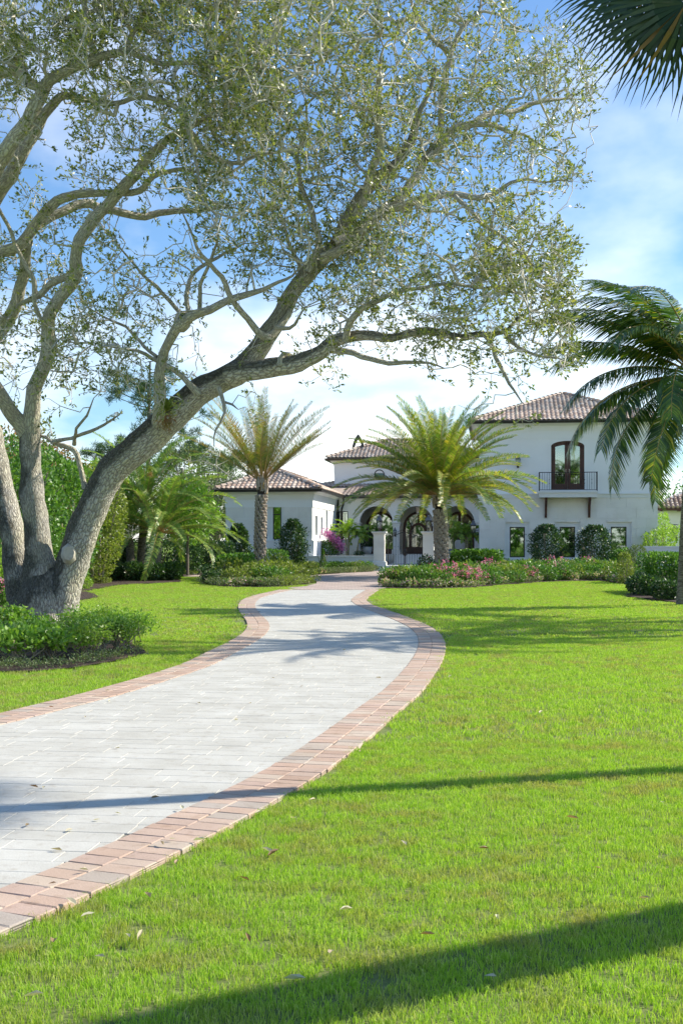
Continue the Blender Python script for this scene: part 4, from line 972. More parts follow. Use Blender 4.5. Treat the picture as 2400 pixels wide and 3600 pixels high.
armchair('white rounded armchair on the porch, seen through the right arch', pu(1618,VP+1.1), VP+1.1, R(160))
# neighbouring house far right
nb = empty('neighbour_house', at(2362, HOR+85, 82).xyz*1, HY, 'small part of a white neighbouring house with clay tile roof at the right edge', 'house')
nb.location = (at(2330, 1905, 82).x, 82, 0)
MB().box(0, 9, 0, 8, 0, 3.9).build('wall', M['stucco'], nb)
mb = MB(); e = .8; Z0, Z1 = 3.95, 6.3
mb.poly([(-e,-e,Z0),(9+e,-e,Z0),(4.5,4,Z1)]); mb.poly([(-e,8+e,Z0),(-e,-e,Z0),(4.5,4,Z1)]); mb.poly([(9+e,-e,Z0),(9+e,8+e,Z0),(4.5,4,Z1)]); mb.poly([(9+e,8+e,Z0),(-e,8+e,Z0),(4.5,4,Z1)]); mb.poly([(-e,8+e,Z0-.02),(9+e,8+e,Z0-.02),(9+e,-e,Z0-.02),(-e,-e,Z0-.02)])
rf = mb.build('roof', M['tile'], nb)
for r_ in range(5):
    for c_ in range(34):
        x = -e+.3*c_+.15; y_ = .36*r_
        k = y_/(4+e)
        if not (-e+k*5.3 < x < 9+e-k*5.3): continue
        MB().tube([(x,-e+y_*.9,Z0+.03+k*(Z1-Z0)),(x,-e+y_*.9+.4,Z0+.07+k*(Z1-Z0)+.12)], [.11,.09], 6).build('roof_tile', M['tile'], rf)
MB().box(-e+.05, 9+e-.05, -e+.05, -e+.2, Z0-.22, Z0-.03).build('fascia', M['wood'], nb)
for i in range(8): MB().box(-.3+1.2*i, -.14+1.2*i, -e+.15, .0, Z0-.26, Z0-.06).build('rafter_tail', M['wood'], nb)
wn_ = MB().box(.55, .95, -.03, .0, 1.7, 2.8).build('window', M['bronze'], nb); MB().box(.6, .9, -.04, -.032, 1.75, 2.75).build('pane', M['glass'], wn_)
t = empty('boundary_wall', (at(2240,0,60).x, 60.3, 0), HY, 'low white garden wall between the hedges at the right edge', 'wall')
MB().box(0, 6, 0, .25, 0, 1.30).build('wall_body', M['stucco'], t); MB().box(-.03, 6, -.03, .28, 1.30, 1.38).build('coping', M['stucco'], t)
# ================================================================== foliage builders
def rand_dirs(n, up=0.0):
    v = rng.normal(size=(n,3)); v[:,2] += up; return v/np.linalg.norm(v, axis=1)[:,None]
def leaf_mesh(name, P, D, L, W, fold=.18):
    """one four-cornered folded leaf per point: base P, direction D, length L, width W"""
    n = len(P); L = np.broadcast_to(L, n)[:,None]; W = np.broadcast_to(W, n)[:,None]
    r = rng.normal(size=(n,3)); S = np.cross(D, r); S /= np.linalg.norm(S, axis=1)[:,None]+1e-9; N = np.cross(S, D)
    V = np.empty((n,4,3)); mid = P + D*L*.45
    V[:,0] = P; V[:,1] = mid + S*W*.5 + N*W*fold; V[:,2] = P + D*L; V[:,3] = mid - S*W*.5 + N*W*fold
    return np_mesh(name, V.reshape(-1,3), np.arange(n*4).reshape(-1,4))
def blob_points(n, shape, w, d, h, shell=.55, lump=.22, seed=0):
    """points in a bush-shaped volume centred on the origin with its foot at z=0; most of them near the outside, in uneven clumps"""
    r_ = np.random.default_rng(seed)
    D = r_.normal(size=(n,3)); D /= np.linalg.norm(D, axis=1)[:,None]
    cl = r_.normal(size=(14,3)); cl /= np.linalg.norm(cl, axis=1)[:,None]; am = r_.uniform(-1,1,14)*lump
    k = 1 + np.sum(am[None]*np.exp(-6*(1-D@cl.T)), axis=1)
    rad = (1-shell*r_.random(n)**1.8)*k
    if shape == 'box':
        Q = D/np.max(np.abs(D), axis=1)[:,None]; Q = Q*.8+D*.2; P = Q*rad[:,None]
    elif shape == 'cone':
        z = r_.random(n)**1.4; a = r_.random(n)*6.283; q = (1-z*.93)*(1-.25*r_.random(n)**2)*(1+.05*np.sin(a*5+z*9)); P = np.c_[q*np.cos(a), q*np.sin(a), z*2-1]; D = np.c_[np.cos(a), np.sin(a), np.full(n,.5)]; D /= np.linalg.norm(D,axis=1)[:,None]
    elif shape == 'column':
        z = r_.random(n); a = r_.random(n)*6.283; prof = (.55+.45*np.sin(np.pi*np.clip(z*.85+.1,0,1)))*(1-.45*np.clip((z-.75)/.25,0,1)); q = prof*rad*(1+.16*np.sin(a*3+z*7)+.14*np.sin(z*17+a*2)); P = np.c_[q*np.cos(a), q*np.sin(a), z*2-1]; D = np.c_[np.cos(a), np.sin(a), .3+0*a]; D /= np.linalg.norm(D,axis=1)[:,None]
    else: P = D*rad[:,None]
    P = P*np.array([w/2, d/2, h/2]); P[:,2] += h/2
    return P, D
def stems_mb(w, h, n, r=.012, seed=0, spread=.5):
    r_ = random.Random(seed); mb = MB()
    for i in range(n):
        a = r_.random()*6.28; q = r_.random()*w*spread; x, y = .12*w*math.cos(a)*r_.random(), .12*w*math.sin(a)*r_.random()
        mb.tube([(x,y,-.02),(x+.4*q*math.cos(a)+r_.gauss(0,.02),y+.4*q*math.sin(a),h*.35),(x+q*math.cos(a),y+q*math.sin(a),h*.8)], [r,r*.8,r*.5], 5)
    return mb
def bush_meshes(shape, w, d, h, n, L, W, seed, lump=.22, shell=.55, up=.3):
    P, D = blob_points(n, shape, w, d, h, shell, lump, seed); P[:,2] = np.maximum(P[:,2], .02)
    dd = D*.55 + rand_dirs(n, up)*.75; dd /= np.linalg.norm(dd, axis=1)[:,None]
    return leaf_mesh('foliage', P, dd, L*rng.uniform(.7,1.25,n), W*rng.uniform(.75,1.2,n))
def bush(name, label, cat, x, y, shape, w, d, h, n, L, W, m, seed=0, group=None, z=0., lump=.22, shell=.55, lift=0., rz=0., flowers=None, stemn=5):
    t = empty(name, (x, y, z if z else gz(y)), rz, label, cat, group)
    me = bush_meshes(shape, w, d, h, n, L, W, seed, lump, shell)
    link('foliage', me, M[m], t, loc=(0,0,lift))
    if stemn: stems_mb(w, h+lift, stemn, .012+.01*h, seed).build('stem', M['stem'], t)
    if flowers:
        fm, fn, fl = flowers; P, D = blob_points(fn*7, 'ball' if shape == 'box' else shape, w*1.04, d*1.04, h*1.04, .12, lump, seed); k = (P[:,2] > h*.45); P = P[k][:fn]
        P = (P[:,None]+rng.normal(size=(len(P),6,3))*fl*.6).reshape(-1,3)
        link('flowers', leaf_mesh('flowers', P, rand_dirs(len(P),.4), fl, fl*.9), M[fm], t, 'stuff', loc=(0,0,lift))
    return t
def tdup(src, loc, rz=0., s=1., label=None):
    c = copy_tree(src); c.location = loc; c.rotation_euler = (0,0,rz); c.scale = (s,s,s) if not hasattr(s,'__len__') else s
    if label: c['label'] = label
    return c

# ---- palm fronds ----
def frond_mesh(name, L, droop, ll, pairs, lw, vee=.6, hang=.2, start=.16, tipf=.45, base_r=.02, seed=0, stiff=.0, messy=.1, curl=0.0, twist=0.0):
    """feather frond: starts at the origin along +X, arches down by droop; returns mesh with rachis (material 0) and leaflets (material 1)"""
    r_ = random.Random(seed); N = 22; pts = []; ang = 0.0; p = Vector((0,0,0)); ds = L/N; az = 0.0
    tang = []
    for i in range(N+1):
        pts.append(p.copy()); t = Vector((math.cos(ang)*math.cos(az), math.cos(ang)*math.sin(az), math.sin(ang))); tang.append(t); p = p+t*ds
        ang -= droop/N*(.35+1.3*(i/N)); az += twist/N
    mb = MB(); mb.tube(pts, [base_r*(1-.85*i/N)*(1.6 if i == 0 else 1) for i in range(N+1)], 4, cap=False)
    nf = len(mb.f)
    for k in range(pairs):
        s = start+(1-start)*(k+.5)/pairs; f = s*N; i = min(N-1, int(f)); q = pts[i].lerp(pts[i+1], f-i); t = tang[i]
        prof = min(1, (s-start)/.18+.35)*(1-(1-tipf)*max(0,(s-.55)/.45)**1.3)
        side = t.cross(Vector((0,0,1))).normalized() if abs(t.z) < .99 else Vector((0,1,0)); up = side.cross(t).normalized()
        for sg in (-1, 1):
            l = ll*prof*r_.uniform(.88,1.1); fw = .30+.40*s+r_.gauss(0,messy*.6)
            d = (side*sg*(1.0)+t*fw+up*(vee+r_.gauss(0,messy))).normalized()
            w2 = t.cross(d).normalized()*0+ (t*.8 - d*t.dot(d)*.8).normalized()*lw*.5*(1 if prof > .6 else .8)
            m1 = q+d*l*.5+Vector((0,0,-hang*l*.18)); tip = q+d*l*(1-.25*hang)+Vector((0,0,-hang*l*.75))+Vector((r_.gauss(0,1),r_.gauss(0,1),r_.gauss(0,1)))*messy*l*.25
            n = len(mb.v); mb.v += [tuple(q-w2*.5), tuple(q+w2*.5), tuple(m1+w2), tuple(m1-w2), tuple(tip)]
            mb.f += [(n,n+1,n+2,n+3), (n+3,n+2,n+4)]
    me = mb.mesh(name); mi = np.ones(len(me.polygons), dtype=np.int32); mi[:nf] = 0
    me.materials.append(None); me.materials.append(None); me.polygons.foreach_set('material_index', mi); return me
def set_mats(me, a, b): me.materials[0] = a; me.materials[1] = b; return me
def place_frond(me, parent, az, el, z=0, r=.05, name='frond', roll=0., sc=1., base=(0,0,0)):
    o = link(name, me, None, parent)
    Mx = Matrix.Translation(Vector(base)) @ Matrix.Rotation(az, 4, 'Z') @ Matrix.Translation((r,0,z)) @ Matrix.Rotation(-el, 4, 'Y') @ Matrix.Rotation(roll, 4, 'X')
    o.matrix_local = Mx @ Matrix.Scale(sc, 4); return o
def boot_mesh(w=.155, h=.165, d=.095):
    V = [(-w/2,0,-h/2),(w/2,0,-h/2),(w/2,0,h/2),(-w/2,0,h/2),(0,0,-h*.72),(0,0,h*.55),(-w*.34,-d,h*.05),(w*.34,-d,h*.05),(0,-d*1.1,h*.34),(0,-d*.9,-h*.30),(-w*.24,-d,h*.30),(w*.24,-d,h*.30)]
    F = [(0,4,9,6),(4,1,7,9),(1,2,11,7),(2,5,8,11),(5,3,10,8),(3,0,6,10),(6,9,7,8),(6,8,10),(7,11,8)]
    return V, F
def date_palm(name, label, base, H, r, fronds, seed, lean=(0,0), group=None, crown_lift=.0):
    t = empty(name, base, 0, label, 'palm', group); r_ = random.Random(seed)
    core = MB(); n = 14; ax = [Vector((lean[0]*(i/n)**1.5, lean[1]*(i/n)**1.5, -.1+(H+.1)*i/n)) for i in range(n+1)]
    core.tube(ax, [r*.80*(1.15 if i < 2 else 1) for i in range(n+1)], 14); core.build('trunk', M['bootdark'], t, smooth=True)
    V, F = boot_mesh(); bm_ = []
    for k in range(3):
        me = bpy.data.meshes.new('frond_base'); me.from_pydata([(x*random.uniform(.9,1.1),y,z*random.uniform(.88,1.1)) for x,y,z in V], [], F); me.update(); me.materials.append(M['boot']); bm_.append(me)
    rowh = .135; per = 7; rows_ = int((H-.55)/rowh)
    for k in range(rows_):
        z = .12+k*rowh; q = ax[min(n, int(z/H*n))].lerp(ax[min(n, int(z/H*n)+1)], (z/H*n) % 1)
        for j in range(per):
            a = 2*math.pi*(j+.5*(k % 2)+.13*k)/per+r_.gauss(0,.03); rr = r*.80*(1.12 if k < 3 else 1)
            if math.sin(a) > .42 and k > 1: continue      # far side is never in view
            o = link('frond_base', bm_[r_.randrange(3)], None, t); s = r_.uniform(.92,1.12)*r/.26*1.06
            o.location = (q.x+rr*math.cos(a), q.y+rr*math.sin(a), z+r_.gauss(0,.008)); o.rotation_euler = (r_.gauss(-.05,.07), r_.gauss(0,.10), a+math.pi/2); o.scale = (s,s,s)
    # sheath of young pointed leaf bases under the crown
    for i in range(46):
        a = r_.random()*6.283; z = H-.6+.62*r_.random(); q = ax[-1]; mb = MB(); rr = r*.82; c_, s_ = math.cos(a), math.sin(a); px_, py_ = -s_, c_; hh = r_.uniform(.28,.5); ww = .07
        P = lambda rad, tg, zz: (q.x+rad*c_+tg*px_, q.y+rad*s_+tg*py_, zz)
        mb.poly([P(rr,-ww,z),P(rr+.06,0,z+.02),P(rr+.10,0,z+hh),P(rr+.05,-ww*.5,z+hh*.7)]); mb.poly([P(rr+.06,0,z+.02),P(rr,ww,z),P(rr+.05,ww*.5,z+hh*.7),P(rr+.10,0,z+hh)])
        mb.build('sheath', M['boot'] if i % 3 else M['rachis'], t)
    crown = ax[-1]+Vector((0,0,crown_lift))
    for (me, az, el, sc, roll) in fronds:
        o = place_frond(me, t, az, el, 0, r*.35, 'frond', roll, sc, crown)
    return t

# ================================================================== the live oak
OD = 22.4
def limb(spec):
    """spec: list of (px, py, r_px, depth)"""
    return [(np.array(at(x, y, d)), max(.008, r*d/FPX)) for (x, y, r, d) in spec]
def lz(pts, d0, d1):
    n = len(pts); return [(x, y, r, d0+(d1-d0)*i/(n-1)) for i, (x, y, r) in enumerate(pts)]
LIMBS = [
 lz([(150,2262,112),(150,2170,99),(152,2090,86),(158,2030,62),(164,1990,34),(168,1968,12)],22.35,22.35),
 lz([(108,2260,80),(98,2160,66),(70,2050,50),(47,1900,43),(30,1800,42),(5,1680,38),(-20,1560,34),(-45,1450,32),(-90,1300,30),(-150,1120,26),(-190,950,20)],22.5,23.6),
 lz([(150,2260,108),(150,2160,92),(147,2060,66),(134,1950,48),(121,1820,42),(112,1735,44),(107,1650,37),(100,1570,38),(104,1510,38)],22.4,22.3),
 lz([(106,1530,34),(113,1487,30),(120,1404,26),(133,1349,25),(152,1293,25),(171,1238,29),(171,1183,25),(169,1116,22),(185,1071,23),(223,1027,22),(261,995,24),(271,944,24),(263,893,20),(281,835,22),(312,791,22),(363,733,21),(408,676,20),(459,612,20),(510,561,19),(561,510,18),(612,472,18),(655,452,17),(700,420,11),(760,390,9)],22.3,19.8),
 lz([(100,1530,33),(72,1487,29),(44,1443,27),(17,1398,26),(-10,1360,25),(-70,1280,24),(-120,1180,22)],22.3,21.5),
 lz([(195,2260,86),(205,2160,68),(232,2067,56),(268,1929,56),(312,1819,54),(359,1719,52),(409,1640,55),(470,1585,55),(531,1537,54),(597,1470,52),(658,1415,49),(730,1360,46),(800,1322,44),(850,1285,40),(900,1240,37),(938,1178,34),(984,1102,31),(1022,1033,30),(1068,972,28),(1130,911,27),(1172,860,25),(1210,790,23),(1267,704,22),(1313,658,21),(1374,589,20),(1420,536,18),(1451,474,15),(1466,428,12),(1500,330,8),(1530,240,6)],22.4,20.6),
 lz([(1172,860,20),(1240,820,19),(1310,770,18),(1374,719,18),(1436,650,17),(1474,589,15),(1535,513,15),(1589,467,14),(1650,444,13),(1711,440,10),(1765,459,9),(1834,478,7),(1887,505,6),(1956,528,5)],20.8,23.0),
 lz([(1640,446,12),(1711,409,12),(1780,398,10),(1849,367,9),(1900,350,7),(1960,354,6),(2040,350,4)],22.2,23.6),
 lz([(1250,760,15),(1290,690,15),(1313,597,14),(1336,520,13),(1350,474,13),(1336,436,11),(1317,383,11),(1321,344,10),(1330,250,7),(1335,130,5)],20.6,19.4),
 lz([(1500,560,12),(1550,500,11),(1553,360,11),(1558,260,10),(1573,184,9),(1635,107,8),(1680,40,6),(1710,-40,5)],21.5,22.8),
 lz([(1573,184,8),(1512,122,7),(1459,46,6),(1440,-30,5)],22.3,21.4),
 lz([(810,1320,44),(860,1308,36),(900,1300,33),(961,1293,36),(1030,1290,32),(1099,1263,28),(1160,1217,24),(1221,1194,20),(1283,1186,18),(1359,1194,16),(1420,1186,14),(1482,1171,14),(1550,1171,14),(1627,1182,13),(1696,1171,12),(1772,1168,9),(1841,1112,7),(1918,1071,5),(1990,1064,4)],21.4,18.6),
 lz([(1696,1171,9),(1742,1224,8),(1772,1301,7),(1803,1362,6),(1834,1416,5)],19.1,18.6),
 lz([(1772,1168,8),(1818,1224,6),(1887,1240,5),(1987,1270,4)],18.9,18.3),
 lz([(1150,1230,12),(1183,1240,11),(1237,1240,11),(1290,1270,10),(1344,1286,9),(1390,1270,8),(1451,1251,7),(1505,1278,6),(1560,1295,5)],20.6,19.6),
 lz([(1215,1196,14),(1229,1133,13),(1267,1087,12),(1313,1064,10),(1390,1030,8),(1470,1040,7),(1550,1010,6),(1650,1010,5),(1704,995,5),(1788,1002,4)],20.2,18.4),
 lz([(1130,911,20),(1230,870,16),(1300,790,15),(1359,735,14),(1436,704,14),(1497,685,13),(1589,689,12),(1665,692,11),(1711,681,9),(1803,643,7),(1864,635,6),(1926,650,5),(2010,640,4)],20.8,19.0),
 lz([(1600,690,9),(1650,735,8),(1696,788,7),(1765,842,6),(1864,903,5),(1918,957,4)],19.8,18.8),
 lz([(556,1490,22),(560,1445,20),(564,1365,20),(572,1293,18),(586,1238,17),(614,1183,18),(640,1135,20),(668,1102,17),(721,1097,15),(784,1065,13),(855,1033,12),(925,1014,10),(1000,995,8),(1070,930,6)],21.5,19.9),
 lz([(638,1105,9),(593,1059,8),(542,1014,7),(510,976,5),(459,912,4),(395,829,3)],21.1,20.3),
 lz([(663,1095,10),(647,1014,8),(689,944,7),(746,906,6),(797,880,5),(893,855,4)],21.1,21.8),
 lz([(702,1090,9),(708,1020,7),(740,957,6),(759,861,5),(765,797,4)],20.9,20.0),
 lz([(945,1190,16),(912,1180,13),(867,1116,11),(810,1046,10),(765,976,9),(714,925,7),(676,829,6),(644,753,5)],21.0,19.4),
 lz([(700,1385,14),(658,1338,10),(586,1282,9),(553,1255,7),(498,1222,6),(442,1216,5),(332,1205,4)],21.4,20.8),
 lz([(553,1255,7),(480,1190,6),(400,1130,4),(300,1080,3)],21.2,21.8),
 lz([(-100,720,30),(-20,600,29),(0,555,28),(51,504,26),(102,427,25),(121,357,24),(153,293,22),(204,261,20),(274,236,18),(319,223,16),(395,191,13),(446,172,13),(510,198,11),(560,225,9),(640,217,9),(721,217,9),(784,242,8),(893,242,6),(1000,240,4)],20.2,18.6),
 lz([(446,172,10),(470,110,10),(500,60,9),(540,-20,8)],19.3,19.5),
 lz([(-90,800,27),(-15,690,26),(38,612,25),(89,529,23),(134,440,20),(172,357,16),(217,325,14),(281,332,12),(344,357,11),(395,370,9),(472,338,9),(574,338,9),(638,383,9),(670,446,9),(676,510,8),(682,574,8),(702,663,7),(721,733,6),(765,778,4)],20.8,18.4),
 lz([(-60,925,23),(0,893,20),(51,874,20),(102,829,20),(134,784,19),(185,714,18),(236,689,16),(287,676,15),(351,676,13),(408,689,12),(485,682,12),(510,651,11),(529,619,10),(587,600,9),(650,603,9),(702,619,8),(778,606,6)],21.6,20.0),
 lz([(120,805,15),(150,775,16),(191,753,16),(255,733,16),(319,733,16),(383,759,15),(446,765,14),(485,772,13),(542,753,12),(612,740,11),(689,733,9),(740,733,8),(850,740,5)],21.3,22.6),
 lz([(102,845,16),(83,931,18),(77,995,20),(57,1084,22),(26,1148,22),(-10,1180,23),(-70,1260,25),(-120,1400,28)],21.4,23.0),
 lz([(-20,700,6),(38,804,7),(77,893,8),(108,969,9),(115,1033,9),(108,1084,9),(140,1130,11),(168,1150,12)],20.9,21.4),
 lz([(255,965,13),(210,982,13),(159,1014,12),(110,1050,11),(62,1075,11)],21.3,21.8),
 lz([(290,-60,13),(300,0,12),(293,51,12),(313,96,11),(325,150,10),(322,222,10)],19.0,19.4),
 lz([(300,1720,11),(285,1650,9),(272,1590,10),(262,1560,9),(240,1565,9),(190,1555,8),(135,1528,9)],22.2,22.3),
 lz([(262,1562,8),(262,1530,6),(283,1490,5),(330,1400,4)],22.0,21.4),
 lz([(190,1552,8),(240,1545,6),(310,1525,6),(387,1475,4),(430,1440,3)],22.2,21.2),
 lz([(768,1362,10),(776,1388,8),(786,1415,7),(792,1461,5),(761,1514,4),(753,1568,3)],21.0,20.8),
 lz([(785,1412,5),(823,1416,4),(838,1440,3)],21.0,20.8),
 lz([(970,1150,9),(1010,1170,7),(1030,1150,6),(1060,1120,5),(1072,1080,4)],20.8,20.4),
 lz([(985,1290,14),(990,1240,12),(1010,1215,10),(1040,1240,12),(1045,1262,9)],20.7,20.9),
 lz([(660,450,12),(700,520,10),(780,560,8),(870,570,7),(960,540,5)],20.0,19.0),
 lz([(930,1200,14),(1010,1120,11),(1050,1010,9),(1060,930,8),(1010,850,7),(985,760,5)],21.0,22.4),
 lz([(1080,960,13),(1120,850,12),(1100,740,10),(1060,650,9),(1040,540,7),(1070,430,6),(1060,320,5)],20.8,21.9),
]
def resample(L, step=.14):
    P = np.array([a for a, b in L]); Rr = np.array([b for a, b in L]); d = np.r_[0, np.cumsum(np.linalg.norm(np.diff(P, axis=0), axis=1))]
    n = max(3, int(d[-1]/step)); s = np.linspace(0, d[-1], n)
    Q = np.c_[np.interp(s,d,P[:,0]), np.interp(s,d,P[:,1]), np.interp(s,d,P[:,2])]; q = np.interp(s, d, Rr)
    for _ in range(2): Q[1:-1] = .25*Q[:-2]+.5*Q[1:-1]+.25*Q[2:]
    for i in range(1, n-1):      # crooked oak growth
        w_ = min(1, .09/max(q[i], .02))*min(1, i/3); v = Vector(Q[i]+np.array([L[0][0][0]*3, 0, 0]))
        Q[i] = Q[i]+w_*(np.array(mnoise.noise_vector(v*1.1))*.10+np.array(mnoise.noise_vector(v*3.1))*.05)
    return Q, q
def tube_np(Q, q, k, lump=0.0, closed=True):
    n = len(Q); T = np.gradient(Q, axis=0); T /= np.linalg.norm(T, axis=1)[:,None]+1e-9
    a = np.cross(T[0], (.2,.9,.3)); a /= np.linalg.norm(a); A = np.empty_like(T)
    for i in range(n): a = a-T[i]*a.dot(T[i]); a = a/np.linalg.norm(a); A[i] = a
    B = np.cross(T, A); th = np.linspace(0, 2*math.pi, k, endpoint=False)
    rad = np.repeat(q[:,None], k, 1)
    if lump:
        for i in range(n):
            for j in range(k):
                p = Q[i]+(A[i]*math.cos(th[j])+B[i]*math.sin(th[j]))*q[i]
                v = Vector(p); rad[i,j] *= 1+lump*(mnoise.noise(v*2.2)*.8+mnoise.noise(v*6.0)*.42+mnoise.noise(v*17.0)*.16)
    V = Q[:,None]+(A[:,None]*np.cos(th)[None,:,None]+B[:,None]*np.sin(th)[None,:,None])*rad[:,:,None]
    i, j = np.meshgrid(np.arange(n-1), np.arange(k), indexing='ij'); j2 = (j+1) % k
    F = np.stack([i*k+j, i*k+j2, (i+1)*k+j2, (i+1)*k+j], -1).reshape(-1,4)
    ln = np.r_[0, np.cumsum(np.linalg.norm(np.diff(Q,axis=0),axis=1))]; rm = float(np.mean(q)); uu = np.arange(k+1)/k*2*math.pi*max(rm,.05)
    UV = np.stack([np.stack([uu[j], ln[i]],-1), np.stack([uu[j+1], ln[i]],-1), np.stack([uu[j+1], ln[i+1]],-1), np.stack([uu[j], ln[i+1]],-1)], 2).reshape(-1,2)
    return V.reshape(-1,3), F, UV
class Acc:
    def __init__(s): s.V = []; s.F = []; s.U = []; s.n = 0
    def add(s, V, F, U): s.V.append(V); s.F.append(F+s.n); s.U.append(U); s.n += len(V)
    def mesh(s, name, smooth=True): return np_mesh(name, np.vstack(s.V), np.vstack(s.F), np.vstack(s.U), smooth)
oak = empty('live_oak', at(150, 2240, 22.4).xy.to_3d(), 0, 'huge spreading live oak with three leaning trunks arching over the driveway', 'tree')
OI = Matrix.Translation(-oak.location)
trunk = Acc(); branch = Acc(); nodes = []; nrad = []
for i, sp in enumerate(LIMBS):
    Q, q = resample(limb(sp)); big = q.max() > .19
    if i > 2 and i != 5: q = q*np.interp(np.linspace(0,1,len(q)), [0,.72,1], [1,1,.45])
    if i in (0, 1, 2, 5):      # root flare
        fl = np.exp(-np.arange(len(q))*.14/.45); q = q*(1+.18*fl)
    thick = q > .085
    V, F, U = tube_np(Q-np.array(oak.location), q, 28 if big else (14 if q.max() > .07 else 8), .17 if big else .12)
    link('trunk' if big else 'limb', np_mesh('trunk' if big else 'limb', V, F, U, True), M['oakbark'] if big else M['limbbark'], oak)
    nodes.append(Q); nrad.append(q)
# leaf-cluster targets: how dense the crown is over each part of its spread
DENS = """666677777667645555553200000
777777767776555654432110000
776767777766555555554421000
553455678876655455555541000
322333678886665444444431000
210233467888755544444421000
322233367777654444443330000
221122256776656665554310000
212210123456776644334442000
433022234478887665545555100
322333211124555556666555100
433433211012344555554444310
333233222111112344444433310
112222111000000111223332100
011111110000000000000221000
000000000000000000000000000""".split()
G = np.array([[int(c) for c in r[:22]] for r in DENS], float)
AN = np.vstack(nodes); AR = np.concatenate(nrad)
APX = np.c_[AN[:,0]/AN[:,1]*FPX+1200, HOR-(AN[:,2]-CAMZ)/AN[:,1]*FPX]; AD = AN[:,1]
thin = AR < .16
NT = 3700; rr_ = np.random.default_rng(3); T = []
rows_g = G.shape[0]
prob = (G**1.25).ravel()/np.sum(G**1.25)
# continue the crown beyond the frame to the left and above, so the tree is whole from the side as well
cells = rr_.choice(G.size, NT, p=prob)
px = (cells % 22)*100+rr_.random(NT)*100-45; py = (cells // 22)*100+rr_.random(NT)*100-50
ne = 900; px = np.r_[px, rr_.uniform(-900,0,ne//2), rr_.uniform(-700,1700,ne//2)]; py = np.r_[py, rr_.uniform(-300,1250,ne//2), rr_.uniform(-420,-30,ne//2)]
for x, y in zip(px, py):
    d2 = (APX[thin,0]-x)**2+(APX[thin,1]-y)**2; k = np.argpartition(d2, 25)[:25]; dd = AD[thin][k[rr_.integers(25)]]
    dep = dd+rr_.normal(0, .75); T.append(np.array(at(x, y, dep)))
for L_ in nodes[6:]:     # every limb ends in twigs of its own
    tip = L_[-1]; dd = L_[-1]-L_[-min(4,len(L_))]; dd = dd/np.linalg.norm(dd)
    for _ in range(4): T.append(tip+dd*rr_.uniform(.15,.6)+rr_.normal(0,.25,3))
T = np.array(T)
lum = np.array([mnoise.noise(Vector(p)*.9) for p in T]); T = T[(lum > -.16) | (rng.random(len(T)) < .22)]
# grow: every target joins the nearest part of the tree so far (short total path preferred)
print('oak targets', len(T))
src_idx = np.where(thin)[0]
T = T[(T[:,1] > 15)]
TPX = T[:,0]/T[:,1]*FPX+1200; TPY = HOR-(T[:,2]-CAMZ)/T[:,1]*FPX
T = T[TPX < np.interp(TPY, [0,60,110,350,500,640,780,950,1050,1150,1270,1330,1420], [1770,1790,2035,2080,1985,2030,1940,1990,2035,2030,2010,1930,1880])]
best = np.full(len(T), 1e9); par = np.full(len(T), -1)
for s in range(0, len(T), 300):
    D_ = np.linalg.norm(T[s:s+300,None]-AN[src_idx][None], axis=2); k = D_.argmin(1); best[s:s+300] = D_[np.arange(len(k)), k]; par[s:s+300] = -(src_idx[k]+2)
plen = np.zeros(len(T)); done = np.zeros(len(T), bool); parent = np.full(len(T), 0); cost = best.copy(); order = []
for it in range(len(T)):
    c_ = np.where(done, 1e9, cost); k = int(c_.argmin()); done[k] = True; parent[k] = par[k]; order.append(k)
    base = T[parent[k]] if parent[k] >= 0 else AN[-parent[k]-2]; plen[k] = (plen[parent[k]] if parent[k] >= 0 else 0)+np.linalg.norm(T[k]-base)
    d = np.linalg.norm(T-T[k], axis=1); nc = d+.28*plen[k]; u = (nc < cost) & ~done; cost[u] = nc[u]; par[u] = k
cnt = np.ones(len(T))
for k in order[::-1]:
    if parent[k] >= 0: cnt[parent[k]] += cnt[k]
rad = np.minimum(.0082*cnt**.48, .075)
tw = Acc()
for k in order:
    b = T[parent[k]] if parent[k] >= 0 else AN[-parent[k]-2]
    r0 = (min(rad[parent[k]], rad[k]*1.3) if parent[k] >= 0 else min(rad[k]*1.25, AR[-parent[k]-2])); L_ = np.linalg.norm(T[k]-b)
    n = max(2, int(L_/.14)); s = np.linspace(0,1,n+1)[:,None]; Q = b*(1-s)+T[k]*s
    if n > 2:
        j = rng.normal(0, .030+.02*min(L_,1.5), (n+1,3)); j[0] = 0; j[-1] = 0; sag = np.sin(s*math.pi)*rng.normal(0,.09,(1,3))*L_; Q = Q+j+sag
    V, F, U = tube_np(Q-np.array(oak.location), np.linspace(r0, rad[k], n+1), 5 if rad[k] > .014 else 3); tw.add(V, F, U)
# twigs with leaves
LP = []; LD = []
nl = 0
ctr_ = AN.mean(0)
for k in range(len(T)):
    out = T[k]-np.array([1.0, 20.5, 7.0]); out = out/np.linalg.norm(out)
    bare = rng.random() < .10
    for _ in range(4):
        d = rng.normal(size=3)+out*.8+np.array([0,0,.35]); d /= np.linalg.norm(d); L_ = rng.uniform(.20,.42); c1 = T[k]+d*L_*.5+rng.normal(0,.03,3); e = T[k]+d*L_+rng.normal(0,.05,3)
        V, F, U = tube_np(np.array([T[k], c1, e])-np.array(oak.location), np.array([.0065,.005,.0035]), 3); tw.add(V, F, U)
        if bare: continue
        m_ = rng.integers(6, 12); s = 1.04-.62*rng.random(m_)[:,None]**1.5; p = T[k]*(1-s)**2+2*c1*s*(1-s)+e*s*s
        LP.append(p+rng.normal(0,.018,(m_,3))); q = rng.normal(size=(m_,3))*.75+d*.9+np.array([0,0,.25]); LD.append(q/np.linalg.norm(q,axis=1)[:,None])
link('twigs', tw.mesh('twigs', False), M['twig'], oak)
